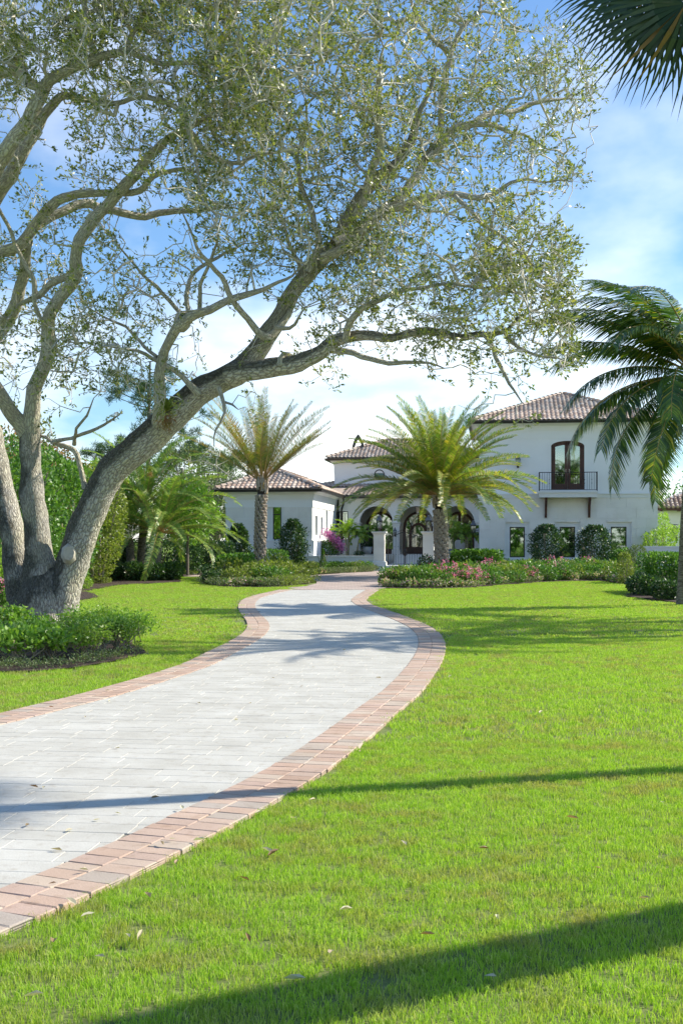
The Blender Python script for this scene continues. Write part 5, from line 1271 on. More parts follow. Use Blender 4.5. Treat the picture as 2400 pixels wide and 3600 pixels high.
LP = np.vstack(LP)-np.array(oak.location); LD = np.vstack(LD); print('oak leaves', len(LP))
link('crown', leaf_mesh('crown', LP, LD, rng.uniform(.06,.10,len(LP)), rng.uniform(.024,.040,len(LP)), .25), M['oakleaf'], oak)
# sawn limb stubs and knots
def disc(name, c, nrm, r, m, k=14, depth=.12):
    nrm = Vector(nrm).normalized(); a = nrm.cross(Vector((0,0,1))).normalized(); b = nrm.cross(a); mb = MB(); c = Vector(c)-oak.location
    rr = [r*(1+.1*math.sin(i*2.3)) for i in range(k)]
    rr = [r*(1+.05*math.sin(i*2.3)) for i in range(k)]
    f = [c+(a*math.cos(2*math.pi*i/k)+b*1.3*math.sin(2*math.pi*i/k))*rr[i] for i in range(k)]
    g_ = [p*1-nrm*depth+(p-c)*.5 for p in f]; n = 0
    mb.v = [tuple(p) for p in f+g_]; mb.f = [tuple(range(k))]
    if depth > .05:
        cb = MB(); cb.v = list(mb.v); cb.f = [(i,k+i,k+(i+1)%k,(i+1)%k) for i in range(k)]; cb.build('bark_collar', M['limbbark'], oak, smooth=True)
    else: mb.f += [(i,k+i,k+(i+1)%k,(i+1)%k) for i in range(k)]
    return mb.build(name, m, oak)
disc('sawn_stub', at(242,1945,21.84), (.15,-1,.15), .098, M['cutwood'], 22, .10)
disc('sawn_stub', at(645,1128,20.95), (.3,-1,-.1), .10, M['bootdark']); disc('sawn_stub', at(645,1128,20.93), (.3,-1,-.1), .055, M['cutwood'], 10, .03)

# air plants on the leaning trunk
for (x, y, D, s, lb) in ((588,1443,21.05,1.0,'spiky yellow-green air plant rooted on the leaning oak trunk'), (528,1655,21.55,.35,'tiny yellow air plant under the leaning oak trunk')):
    p = at(x, y, D); t = empty('air_plant', p, 0, lb, 'plant'); r_ = random.Random(3)
    for i in range(34):
        a = r_.random()*6.283; el = r_.uniform(-.2,1.4); L_ = r_.uniform(.25,.42)*s; d = Vector((math.cos(a)*math.cos(el), math.sin(a)*math.cos(el)*.6-.3, math.sin(el))).normalized()
        sd_ = d.cross(Vector((.1,.3,1))).normalized()*.016*s; mb = MB(); m1 = d*L_*.6+Vector((0,0,.02)); tip = d*L_+Vector((0,0,-.12*s))
        mb.quad(-sd_, sd_, m1+sd_*.8, m1-sd_*.8); mb.poly([m1-sd_*.8, m1+sd_*.8, tip]); mb.build('leaf', M['olive'], t)
    P = rng.normal(0,.06*s,(160,3))+np.array([0,0,-.16*s]); q = rand_dirs(160,-1.2); link('roots', leaf_mesh('roots', P, q, .16*s, .012*s), M['redleaf'], t)
# ================================================================== palms
def vars_(n, f): return [f(i) for i in range(n)]
# left date palm: stiff upright yellowish fronds
fy = vars_(4, lambda i: set_mats(frond_mesh('frond', 4.2, .15+.15*i, .42, 96, .024, .55, .10, .14, .4, .026, i, messy=.2, twist=.15*(i-1.5)), M['rachis'], M['palmyellow']))
fg = vars_(4, lambda i: set_mats(frond_mesh('frond', 4.6, .62+.24*i, .48, 100, .034, .55, .28, .12, .4, .028, 10+i, messy=.15, twist=.2*(i-1.5)), M['rachis'], M['palmgreen']))
pb = gr(912, 2027); r_ = random.Random(4)
fl = []
for i in range(44):
    el = R(random.Random(i).uniform(30, 89)); az = i*2.39996+r_.gauss(0,.1)
    if el < R(45): az = r_.choice([r_.uniform(-.6,.7), r_.uniform(2.4,3.9), r_.uniform(0,6.28)])
    fl.append((fy[r_.randrange(4)], az, el, r_.uniform(.72,1.06), r_.uniform(-.5,.5)))
date_palm('date_palm', 'tall slim date palm with stiff upright yellowish fronds, left of the driveway', pb, 4.18, .235, fl, 1, (.12,0), 'date palms with studded trunks flanking the forecourt')
pb2 = gr(1552, 2029); fl = []; r_ = random.Random(9)
for i in range(120):
    q = (i+.5)/120; el = R(12+76*q**1.45)+r_.gauss(0,.06); az = i*2.39996+r_.gauss(0,.12)
    fl.append((fg[min(3, int((1-q)*3.2)+r_.randrange(2))], az, el, r_.uniform(.84,1.05), r_.uniform(-.35,.35)))
date_palm('date_palm', 'date palm with a broad arching green crown, right of the gate', pb2, 3.5, .275, fl, 2, (-.1,0), 'date palms with studded trunks flanking the forecourt')

# cluster of arching palms on the left
fc = vars_(4, lambda i: set_mats(frond_mesh('frond', 3.9, .9+.32*i, .40, 92, .032, .5, .35, .14, .4, .020, 30+i, messy=.15, twist=.2*(i-1.5)), M['rachis'], M['phoenixgreen']))
def small_palm(name, label, base, H, r, n, meshes, els, seed, lean=(0,0), group=None, trunkm='palmbark', sc=(.85,1.05), cat='palm'):
    t = empty(name, base, 0, label, cat, group); r_ = random.Random(seed); k = 8
    ax = [Vector((lean[0]*(i/k)**1.4, lean[1]*(i/k)**1.4, -.05+(H+.05)*i/k)) for i in range(k+1)]
    Q = np.array([tuple(p) for p in ax]); q = np.full(k+1, r); q[0] *= 1.25; q[-1] *= .8
    V, F, U = tube_np(Q, q, 12, .05); link('trunk', np_mesh('trunk', V, F, U, True), M[trunkm], t)
    for i in range(n):
        f = (i+.5)/n; el = R(els[0]+(els[1]-els[0])*f)+r_.gauss(0,.08)
        o = place_frond(meshes[r_.randrange(len(meshes))], t, i*2.39996+r_.gauss(0,.15), el, 0, r*.3, 'frond', r_.uniform(-.4,.4), r_.uniform(*sc), ax[-1])
    return t
gp = 'arching palms in the left shrub bed'
small_palm('feather_palm', 'arching feather palm with an orange-brown trunk, rightmost of the left palm cluster', gr(548,2036), 1.9, .17, 40, fc, (-5,80), 21, (.15,0), gp)
small_palm('feather_palm', 'taller arching feather palm in the middle of the left palm cluster', gr(492,2032), 3.1, .16, 38, fc, (0,84), 22, (.25,0), gp)
small_palm('feather_palm', 'arching feather palm with a dark trunk, leftmost of the left palm cluster', gr(462,2034), 1.6, .17, 26, fc, (5,80), 23, (-.1,.2), gp, sc=(.6,.8))

# courtyard palms
fa = vars_(3, lambda i: set_mats(frond_mesh('frond', 1.45, 1.5+.4*i, .34, 34, .042, .55, .3, .22, .5, .014, 50+i, messy=.08), M['olive'], M['adonidia']))
gc = 'small green palms in the courtyard beds'
def court(px, py_top, v, lean, seed, label, n=11, sc=(.75,1.0)):
    u = pu(px, v); zb = zw-.14; ztp = pz(py_top, u, v); p = HM @ Vector((u, v, zb))
    t = small_palm('courtyard_palm', label, p, ztp-zb, .055, n, fa, (8,78), seed, lean, gc, 'courttrunk', sc)
    return t
M['courttrunk'] = barkmat('court_palm_trunk', (.40,.38,.28), (.36,.38,.22), (.22,.20,.14), 2, 14, False, .3)
court(1218, 1886, 1.6, (-.05,0), 1, 'left one of the twin-stemmed courtyard palm pair behind the bougainvillea')
court(1224, 1882, 1.9, (.03,0), 2, 'right one of the twin-stemmed courtyard palm pair behind the bougainvillea')
court(1253, 1889, 2.0, (.18,0), 3, 'single slanting courtyard palm just left of the gate pillar')
court(1594, 1890, 1.8, (-.06,0), 4, 'courtyard palm right of the big date palm trunk, in front of the right arch')
court(1637, 1886, 2.0, (.0,0), 5, 'thick courtyard palm in front of the right edge of the right arch')
court(1640, 1888, 1.7, (.05,0), 6, 'slim courtyard palm sprouting beside the thick one at the right arch', 8)

# coconut palm at the right edge
fk = vars_(4, lambda i: set_mats(frond_mesh('frond', 4.5, 1.0+.33*i, .80, 104, .046, .05, .9, .14, .5, .032, 70+i, messy=.07, twist=.12*(i-1.5)), M['rachis'], M['cocogreen']))
cb = gr(2398, 2128); t = empty('coconut_palm', cb, 0, 'coconut palm with long drooping dark fronds at the right edge of the picture', 'palm')
Hc = 5.8; kk = 14; ax = [Vector((.35*(i/kk)**1.6, 0, -.05+(Hc+.05)*i/kk)) for i in range(kk+1)]
q = np.array([.125+.05*math.exp(-i*.9) for i in range(kk+1)]); V, F, U = tube_np(np.array([tuple(p) for p in ax]), q, 16, .05); link('trunk', np_mesh('trunk', V, F, U, True), M['palmbark'], t)
r_ = random.Random(5)
spec = [(178,30,.9,0),(196,12,.9,1),(170,52,.9,1),(184,-4,.92,1),(200,-22,.9,1),(222,-40,.85,0),(160,2,.9,2),(150,34,.9,1),(215,38,.9,2),(240,10,.85,2),(190,66,.9,2),(232,60,.9,2),(205,50,.95,1),(165,70,.9,1),(188,40,.95,0),(212,-5,.9,1),(235,-20,.85,2),(255,35,.85,1)]
spec += [(i*37+10, 20+(i*53) % 60, .95, 2) for i in range(11) if not 140 < (i*37+10) % 360 < 250]
for (azd, eld, sc, k) in spec:
    o = place_frond(fk[k], t, R(azd), R(eld), 0, .05, 'frond', r_.uniform(-.25,.25), sc, ax[-1])
mb = MB()
for i in range(7): a = i*.9; mb.ball(tuple(ax[-1]+Vector((.22*math.cos(a), .22*math.sin(a), -.22-.05*(i % 2)))), .11, 8, 6, 1.2)
mb.build('coconut', M['olive'], t, 'stuff')

# fan palm just outside the frame, top right: its fans hang into the picture
def fan_mesh(name, n, L, lw, seed):
    r_ = random.Random(seed); mb = MB(); mb.tube([(-1.2,0,.25),(-.6,0,.1),(0,0,0)], [.022,.018,.014], 5, cap=False); nf = len(mb.f)
    for i in range(n):
        a = R(-118+236*i/(n-1)); l = L*(1-.18*abs(a)/2)*r_.uniform(.88,1.08); d = Vector((math.cos(a), math.sin(a), -.05)); s = Vector((-math.sin(a), math.cos(a), 0))
        fz = .05 if i % 2 else -.02; p0 = d*.04; m1 = d*l*.42+Vector((0,0,fz)); m2 = d*l*.78+Vector((0,0,-.10*l)); tip = d*l+Vector((r_.gauss(0,.03),r_.gauss(0,.03),-.30*l))
        q = len(mb.v); w1 = lw*(.9); mb.v += [tuple(p0-s*.005),tuple(p0+s*.005),tuple(m1+s*w1*.5),tuple(m1-s*w1*.5),tuple(m2+s*w1*.22),tuple(m2-s*w1*.22),tuple(tip)]
        mb.f += [(q,q+1,q+2,q+3),(q+3,q+2,q+4,q+5),(q+5,q+4,q+6)]
    me = mb.mesh(name); mi = np.ones(len(me.polygons), dtype=np.int32); mi[:nf] = 0; me.materials.append(None); me.materials.append(None); me.polygons.foreach_set('material_index', mi); return me
ff = [set_mats(fan_mesh('frond', 52, .98, .052, i), M['rachis'], M['fanleaf']) for i in range(2)]
t = empty('fan_palm', (4.55, 8.95, 0), 0, 'fan palm whose dark fan fronds hang into the top right corner', 'palm')
Hf = 7.3; Q = np.array([(0,0,-.05),(0,0,Hf*.5),(-.05,0,Hf)]); V, F, U = tube_np(np.array([Q[0]+(Q[2]-Q[0])*i/14 for i in range(15)]), np.full(15,.115), 14, .05); link('trunk', np_mesh('trunk', V, F, U, True), M['palmbark'], t)
def hang_fan(px, py, D, fdir, k, sc=1.0, name='frond'):
    """a fan whose hub is at the given place and whose middle rib points along fdir"""
    p = at(px, py, D)-t.location; x = Vector(fdir).normalized(); z = Vector((.15,-.9,.35)); z = (z-x*z.dot(x)).normalized(); y = z.cross(x)
    e = p-x*1.2*sc+z*.25*sc; c_ = Vector((-.05,0,Hf-.1)); MB().tube([e, e*.5+c_*.5+Vector((0,0,.22)), c_], [.019,.022,.03], 5, cap=False).build('petiole', M['rachis'], t)
    o = link(name, ff[k], None, t); o.matrix_local = Matrix(((x.x*sc,y.x*sc,z.x*sc,p.x),(x.y*sc,y.y*sc,z.y*sc,p.y),(x.z*sc,y.z*sc,z.z*sc,p.z),(0,0,0,1)))
hang_fan(2330, -10, 9.7, (-.66,-.1,-.75), 0, .84)
hang_fan(2215, -95, 10.2, (-.75,-.1,-.55), 1, .78)
hang_fan(2410, 10, 9.3, (.0,-.1,-1), 1, .84)
r_ = random.Random(8)
for i in range(30):      # the rest of the crown
    a = i*2.4; el = r_.uniform(-.5,1.2); dd = Vector((math.cos(a)*math.cos(el), math.sin(a)*math.cos(el), math.sin(el))); pp = Vector((-.05,0,Hf))+dd*1.25
    x = (dd+Vector((0,0,-.5))).normalized(); z = Vector((0,0,1)); z = (z-x*z.dot(x)).normalized(); y = z.cross(x); sc = .85
    w_ = pp+t.location; pj = (w_.x/w_.y*FPX+1200, HOR-(w_.z-CAMZ)/w_.y*FPX)
    if pj[0] < 2760 and pj[1] > -420: continue
    o = link('frond', ff[i % 2], None, t); o.matrix_local = Matrix(((x.x*sc,y.x*sc,z.x*sc,pp.x),(x.y*sc,y.y*sc,z.y*sc,pp.y),(x.z*sc,y.z*sc,z.z*sc,pp.z),(0,0,0,1)))
# two more palms to the right of the frame: their shade lies on the lawn
t2 = empty('leaning_palm', (5.2, 7.06, 0), 0, 'leaning palm to the right of the picture whose shadow crosses the near lawn', 'palm')
Q = np.array([(0.0+.02*i, -.30*i*.62, -.05+.62*i) for i in range(14)]); V, F, U = tube_np(Q, np.linspace(.24,.17,14), 14, .05); link('trunk', np_mesh('trunk', V, F, U, True), M['palmbark'], t2)
for i in range(16):
    o = place_frond(fk[2], t2, i*2.4, R(15+(i*29) % 60), 0, .05, 'frond', 0, .6, Q[-1])
small_palm('feather_palm', 'feather palm right of the picture, shading the middle of the right lawn', (10.8, 22.8, 0), 6.6, .2, 40, fc, (-10,80), 31, (0,0), None, sc=(.62,.8))
small_palm('feather_palm', 'second feather palm right of the picture, shading the lawn behind', (12.6, 25.6, 0), 6.6, .2, 40, fc, (-10,80), 32, (0,0), None, sc=(.62,.8))
small_palm('feather_palm', 'third feather palm right of the picture, beside the first one', (9.6, 21.2, 0), 7.1, .2, 38, fc, (-10,80), 33, (0,0), None, sc=(.62,.78))

# ================================================================== beds
def bedpoly(L): return [tuple(gr(x, y).xy) for x, y in L]
OAKBED = bedpoly([(-700,2345),(-300,2350),(0,2366),(150,2363),(280,2350),(400,2329),(480,2310),(512,2300),(510,2290),(470,2270),(420,2215),(300,2170),(150,2155),(-150,2150),(-500,2160),(-800,2230)])
ISLE = bedpoly([(715,2052),(800,2066),(870,2064),(960,2066),(1030,2060),(1085,2052),(1112,2044),(1100,2040),(1060,2036),(1000,2034),(880,2030),(760,2032),(712,2040)])
MIDBED = bedpoly([(1015,2020),(1060,2023),(1130,2021),(1195,2017),(1200,2012),(1295,2011),(1322,2004),(1300,1997),(1090,1996),(960,1998),(800,2004),(700,2008),(500,2012),(640,2018),(900,2017)])
RBED = bedpoly([(1355,2069),(1440,2071),(1540,2070),(1640,2068),(1700,2062),(1780,2056),(1900,2048),(2030,2043),(2130,2045),(2190,2052),(2225,2066),(2240,2078),(2215,2088),(2190,2096),(2240,2103),(2300,2110),(2370,2119),(2450,2126),(2700,2126),(2900,2060),(2700,2020),(2320,1998),(2000,2000),(1690,2003),(1560,2006),(1500,2008),(1470,2018),(1420,2040),(1375,2058)])
LBED = bedpoly([(-400,2160),(0,2143),(55,2141),(120,2128),(270,2113),(350,2101),(330,2088),(300,2080),(400,2060),(480,2054),(560,2052),(640,2046),(620,2030),(690,2022),(800,2022),(770,2012),(300,2010),(-600,2015),(-900,2100)])
for nm, P_ in (('oak_bed',OAKBED),('island_bed',ISLE),('wall_bed',MIDBED),('flower_bed',RBED),('shrub_bed',LBED)):
    sheet(nm, P_, .022, M['mulch'])
BEDS = [np.array(p) for p in (OAKBED, ISLE, MIDBED, RBED, LBED)]

# ================================================================== grass
def patch_mesh(name, size, n, h, wd, seed):
    r_ = np.random.default_rng(seed); x = r_.uniform(-size/2,size/2,n); y = r_.uniform(-size/2,size/2,n); a = r_.random(n)*6.283; hh = h*r_.uniform(.5,1.25,n)
    lx = r_.normal(0,.5,n)*hh; ly = r_.normal(0,.5,n)*hh; z0 = np.full(n,-.01)
    c_, s_ = np.cos(a)*wd/2, np.sin(a)*wd/2; V = np.empty((n,5,3))
    V[:,0] = np.c_[x-c_,y-s_,z0]; V[:,1] = np.c_[x+c_,y+s_,z0]; V[:,2] = np.c_[x+c_*.8+lx*.35,y+s_*.8+ly*.35,hh*.6]; V[:,3] = np.c_[x-c_*.8+lx*.35,y-s_*.8+ly*.35,hh*.6]; V[:,4] = np.c_[x+lx,y+ly,hh]
    b = np.arange(n)*5; q = np.c_[b,b+1,b+2,b+3]; t_ = np.c_[b+3,b+2,b+4]
    me = bpy.data.meshes.new(name); me.from_pydata(V.reshape(-1,3), [], [tuple(i) for i in q]+[tuple(i) for i in t_]); me.update(); me.materials.append(M['grass']); return me
def grass(name, pts, protos):
    """grass patches set on the given points"""
    for k, me in enumerate(protos):
        P = pts[k::len(protos)]
        src = bpy.data.objects.new('grass_patch', me)
        pm = bpy.data.meshes.new(name); pm.vertices.add(len(P)); pm.vertices.foreach_set('co', np.c_[P, SLOPE*np.clip(P[:,1]-38, 0, 28)].astype(np.float32).ravel())
        at_ = pm.attributes.new('rot', 'FLOAT_VECTOR', 'POINT'); at_.data.foreach_set('vector', np.c_[rng.normal(0,.03,(len(P),2)), rng.random(len(P))*6.283].astype(np.float32).ravel())
        sc = pm.attributes.new('scl', 'FLOAT', 'POINT'); sc.data.foreach_set('value', rng.uniform(.85,1.2,len(P)).astype(np.float32))
        pm.materials.append(M['grass'])
        o = link(name, pm, None, None, 'stuff'); tag(o, 'short mown green lawn grass with a few straw-dry patches beside the drive', 'grass')
        ng = bpy.data.node_groups.new('scatter', 'GeometryNodeTree'); ng.interface.new_socket('Geometry', in_out='INPUT', socket_type='NodeSocketGeometry'); ng.interface.new_socket('Geometry', in_out='OUTPUT', socket_type='NodeSocketGeometry')
        gi = ng.nodes.new('NodeGroupInput'); go = ng.nodes.new('NodeGroupOutput'); ip = ng.nodes.new('GeometryNodeInstanceOnPoints'); oi = ng.nodes.new('GeometryNodeObjectInfo'); oi.inputs['Object'].default_value = src; oi.inputs['As Instance'].default_value = True
        ar = ng.nodes.new('GeometryNodeInputNamedAttribute'); ar.data_type = 'FLOAT_VECTOR'; ar.inputs['Name'].default_value = 'rot'
        as_ = ng.nodes.new('GeometryNodeInputNamedAttribute'); as_.data_type = 'FLOAT'; as_.inputs['Name'].default_value = 'scl'
        e2r = ng.nodes.new('FunctionNodeEulerToRotation')
        ng.links.new(gi.outputs[0], ip.inputs['Points']); ng.links.new(oi.outputs['Geometry'], ip.inputs['Instance']); ng.links.new(ar.outputs['Attribute'], e2r.inputs[0]); ng.links.new(e2r.outputs[0], ip.inputs['Rotation']); ng.links.new(as_.outputs['Attribute'], ip.inputs['Scale'])
        ng.links.new(ip.outputs[0], go.inputs[0]); md = o.modifiers.new('scatter', 'NODES'); md.node_group = ng
def lawn_pts(y0, y1, step, margin, xm=1.12, ex=3.6):
    P = []; ys = np.arange(y0, y1, step)
    for y in ys:
        hw_ = .2857*y*xm+ex; xs = np.arange(-hw_, hw_, step); P.append(np.c_[xs+rng.uniform(-.5,.5,len(xs))*step, np.full(len(xs), y)+rng.uniform(-.5,.5,len(xs))*step])
    P = np.vstack(P); k = np.ones(len(P), bool)
    for dx, dy in ((0,0),(margin,0),(-margin,0),(0,margin),(0,-margin)):
        q = P+np.array([dx,dy]); k &= ~inpoly(q, DRIVE_X); k &= ~inpoly(q, PLAZA)
        for b in BEDS: k &= ~inpoly(q, b)
    return P[k]
grass('lawn_grass', lawn_pts(2.6, 9.5, .085, .008), [patch_mesh('grass_patch', .12, 84, .027, .0032, i) for i in range(4)])
grass('lawn_grass', lawn_pts(9.5, 20, .15, .02), [patch_mesh('grass_patch', .21, 80, .032, .0055, 10+i) for i in range(3)])
grass('lawn_grass', lawn_pts(20, 62, .34, .09), [patch_mesh('grass_patch', .48, 140, .032, .011, 20+i) for i in range(3)])
sheet('turf_base', bedpoly([(-900,3900),(3300,3900),(2600,2050),(-200,2050)]), -.004, M['thatch'])

# fallen leaves
lv = []
for k in range(3):
    mb = MB(); mb.v = [(-.035,0,0),(-.012,.014,.008),(.015,.013,.010),(.038,0,.004),(.015,-.013,.006),(-.012,-.014,.010),(0,0,.0)]; mb.f = [(0,1,6),(1,2,6),(2,3,6),(3,4,6),(4,5,6),(5,0,6)]
    mb.v = [(x*(1+.2*k), y*(1.1-.15*k), z*(1+.5*k)) for x, y, z in mb.v]; me = mb.mesh('fallen_leaf'); me.materials.append(M['leafdry']); lv.append(me)
spots = [gr(x, y) for x, y in ((640,2862),(925,2870),(908,2882),(605,2975),(940,3018),(960,3028),(308,3250),(450,3325),(492,3325),(352,3400),(190,3345),(120,3540),(1690,2735),(1100,2835),(1215,3230),(1420,2990),(1700,3010),(2010,2900),(1230,3045),(520,3180),(860,3120),(1650,2450),(1580,2390),(1900,2520),(250,3200),(1500,3320),(1750,3260),(2100,3080),(620,3060),(700,2980),(1030,2900),(380,2440),(180,2500),(60,2580),(500,2370),(300,2530))] + [gr(random.uniform(0,2400), random.uniform(2350,3500)) for _ in range(8)]
dl = [gr(x, y) for x, y in ((120,2778),(155,2780),(600,2815),(545,2818),(340,2897),(415,2873),(97,2917),(243,2934),(200,3004),(295,3087),(185,3136),(415,2640),(830,2540),(1010,2600),(700,2480),(570,2992),(1100,2350),(960,2390),(1210,2290),(1060,2420),(880,2480),(1330,2390))]
for i, p in enumerate(spots+dl):
    ond = bool(inpoly([(p.x, p.y)], DRIVE_OUT)[0]); z = .024 if ond else .04
    if ond and (not inpoly([(p.x, p.y)], DRIVE_IN)[0]): z = .040
    o = link('fallen_leaf', lv[i % 3], None); o.location = (p.x, p.y, z); o.rotation_euler = (random.gauss(0,.15), random.gauss(0,.15), random.random()*6.28); s = random.uniform(.4,.75) if ond else random.uniform(.5,.95); o.scale = (s,s,s)
    tag(o, 'small dry leaf lying on the pale driveway pavers' if ond else 'small dry oak leaf lying in the lawn grass', 'leaf', 'fallen leaves on the driveway' if ond else 'fallen leaves in the lawn')

# ================================================================== shrubs round the oak
def open_shrub(name, label, x, y, w, h, n, L, W, m, seed, group):
    """loose shrub: bare pale stems below, leafy flat top"""
    t = empty(name, (x, y, 0), 0, label, 'shrub', group); r_ = np.random.default_rng(seed); mb = MB(); P = []; D = []
    for i in range(15):
        a = r_.random()*6.283; q = w*.5*r_.random()**.6; tip = np.array([q*math.cos(a), q*math.sin(a), h*r_.uniform(.72,1.0)]); b = np.array([.1*w*r_.normal(), .1*w*r_.normal(), 0]); m1 = b*.5+tip*.5+np.array([r_.normal()*.04, r_.normal()*.04, -.05*h]); mb.tube([b, m1, tip], [.011,.008,.004], 4)
        for _ in range(3):
            s = r_.uniform(.3,.9); c_ = b*(1-s)+tip*s; e = c_+np.array([r_.normal()*.10, r_.normal()*.10, r_.uniform(.06,.18)]); mb.tube([c_, e], [.005,.003], 3); k = n//45; P.append(e+r_.normal(0,.055,(k,3))); D.append(r_.normal(size=(k,3))+np.array([0,0,.25]))
        k = n//22; P.append(tip+r_.normal(0,1,(k,3))*np.array([.10,.10,.05])); D.append(r_.normal(size=(k,3))*np.array([1,1,.55])+np.array([0,0,.2]))
    P = np.vstack(P); D = np.vstack(D); D /= np.linalg.norm(D,axis=1)[:,None]; P[:,2] = np.maximum(P[:,2], .03)
    mb.build('stem', M['stem'], t); link('foliage', leaf_mesh('foliage', P, D, L*rng.uniform(.7,1.25,len(P)), W*rng.uniform(.8,1.2,len(P))), M[m], t); return t
ga = 'broad-leaved bright green shrubs at the foot of the oak'; gb = 'small-leaved twiggy shrubs at the foot of the oak'
for i, (px_, py_, w_, h_, lb) in enumerate(((75,2330,.95,.72,'big-leaved bright shrub in front of the oak trunk, with bare stems'),(178,2318,.8,.66,'big-leaved bright shrub under the middle of the oak trunk'),(-40,2318,.9,.75,'big-leaved bright shrub cut by the left picture edge'),(20,2250,.9,.8,'bright shrub behind the front ones, left of the oak trunk'),(110,2270,.7,.55,'low bright shrub tucked against the oak trunk'),(-120,2300,.9,.75,'bright shrub left of the picture edge beside the oak'))):
    p = gr(px_, py_); open_shrub('broadleaf_shrub', lb, p.x, p.y, w_, h_*.55, 560, .085, .045, 'brightleaf', 40+i, ga)
for i, (px_, py_, w_, h_, lb) in enumerate(((285,2312,.85,.70,'twiggy small-leaved shrub right of the oak trunk, nearest the drive side front'),(350,2300,.85,.74,'twiggy small-leaved shrub, second from the right end of the oak bed'),(430,2290,.8,.70,'twiggy small-leaved shrub at the right tip of the oak bed'),(300,2250,.8,.72,'twiggy small-leaved shrub behind, right beside the oak trunk'),(385,2250,.9,.78,'twiggy small-leaved shrub in the back of the oak bed'),(450,2262,.75,.72,'twiggy small-leaved shrub, back right of the oak bed'),(250,2285,.6,.5,'low twiggy shrub in front of the oak trunk'))):
    p = gr(px_, py_); open_shrub('twiggy_shrub', lb, p.x, p.y, w_, h_*.60, 900, .050, .026, 'brightleaf' if i % 2 else 'limeleaf', 60+i, gb)
# tiny ground cover at the bed edge
P = []
for _ in range(900):
    x = random.uniform(-60,500); y0_ = np.interp(x, [0,150,280,400,480,512],[2362,2359,2346,2325,2306,2296])-random.uniform(0,22); p = gr(x, y0_); P.append((p.x, p.y, random.uniform(.02,.08)))
P = np.repeat(np.array(P), 2, 0)+rng.normal(0,.02,(1800,3)); P[:,2] = np.abs(P[:,2])+.02
o = link('ground_cover', leaf_mesh('ground_cover', P, rand_dirs(len(P),.5), .035, .018), M['greyleaf'], kind='stuff'); tag(o, 'sparse low ground cover along the edge of the oak bed', 'ground cover')

# ================================================================== beds by the house
def flower_row(name, defs, spots_, group, marks, front_):
    """defs: list of (label, builder); spots: (px, py, scale, which)"""
    src = {}; first = {}
    for (px_, py_, s, k) in spots_:
        p = gr(px_, py_)
        if k not in src: src[k] = defs[k][1](p.x, p.y); src[k].scale = (s,s,s); src[k]['group'] = group+' ('+defs[k][2]+')'; src[k]['label'] = defs[k][0]
        else: c = tdup(src[k], (p.x, p.y, p.z), random.random()*6.28, s)
        o_ = src[k] if (px_, py_) == first.setdefault(k, (px_, py_)) else c
        mark = min(marks, key=lambda q: abs(q[0]-px_))[1]; edge = float(np.interp(px_, [a for a, b in front_], [b for a, b in front_]))-py_
        rw_ = 'edge row' if edge < 2 else ('second row' if edge < 7 else ('middle row' if edge < 15 else 'back row'))
        o_['label'] = defs[k][0]+', '+rw_+' '+mark
defs = {
 'green': ('knee-high green mound plant', lambda x, y: bush('mound_plant', None, 'plant', x, y, 'ball', .95, .95, .62, 520, .105, .05, 'midleaf', 101), 'green'),
 'lime': ('yellow-green mound plant', lambda x, y: bush('mound_plant', None, 'plant', x, y, 'ball', .95, .95, .62, 520, .105, .05, 'olive', 102), 'yellow-green'),
 'pink': ('pink-flowered plant', lambda x, y: bush('flowering_plant', None, 'plant', x, y, 'ball', .9, .9, .68, 440, .105, .05, 'midleaf', 103, flowers=('pink', 30, .065)), 'pink flowers'),
 'pale': ('pale pinkish variegated plant', lambda x, y: bush('variegated_plant', None, 'plant', x, y, 'ball', .62, .62, .30, 240, .09, .06, 'palepink', 104), 'variegated'),
 'lowg': ('grey-green edging plant', lambda x, y: bush('edging_plant', None, 'plant', x, y, 'ball', .8, .8, .30, 420, .06, .028, 'greyleaf', 105), 'grey-green'),
 'olive': ('olive edging plant', lambda x, y: bush('edging_plant', None, 'plant', x, y, 'ball', .9, .9, .36, 480, .06, .026, 'olive', 106), 'olive'),
 'dark': ('low dark shrub', lambda x, y: bush('low_shrub', None, 'shrub', x, y, 'ball', .8, .8, .55, 420, .08, .04, 'darkleaf', 107), 'dark'),
}
sp_ = []; r_ = random.Random(12)
front = [(1355,2066),(1440,2068),(1540,2067),(1640,2065),(1700,2059),(1780,2053),(1900,2045),(2030,2040),(2130,2041),(2200,2052)]
fx = [a for a, b in front]; fy_ = [b for a, b in front]
x = 1362
while x < 2205:
    y = float(np.interp(x, fx, fy_)); q = r_.random(); sp_.append((x, y-r_.uniform(0,2.2), r_.uniform(.6,1.2), 'pale' if q < .5 else ('lowg' if q < .75 else 'green'))); x += r_.uniform(13,19)
x = 1378
while x < 2200:
    y = float(np.interp(x, fx, fy_))-r_.uniform(3,6); q = r_.random(); sp_.append((x, y, r_.uniform(.8,1.1), 'pink' if q < .2 else ('lime' if q < .42 else 'green'))); x += r_.uniform(16,24)
x = 1400
while x < 2200:
    y = float(np.interp(x, fx, fy_))-r_.uniform(9,13); q = r_.random(); sp_.append((x, y, r_.uniform(.9,1.25), 'lime' if q < .35 else ('pink' if q < .38 else 'green'))); x += r_.uniform(18,26)
x = 1480
while x < 2210:
    y = float(np.interp(x, fx, fy_))-r_.uniform(17,24); sp_.append((x, y, r_.uniform(.9,1.3), 'green' if r_.random() < .6 else 'dark')); x += r_.uniform(20,28)
x = 1700
while x < 2210: sp_.append((x, 2012-r_.uniform(0,5), r_.uniform(.8,1.2), 'dark')); x += r_.uniform(34,60)
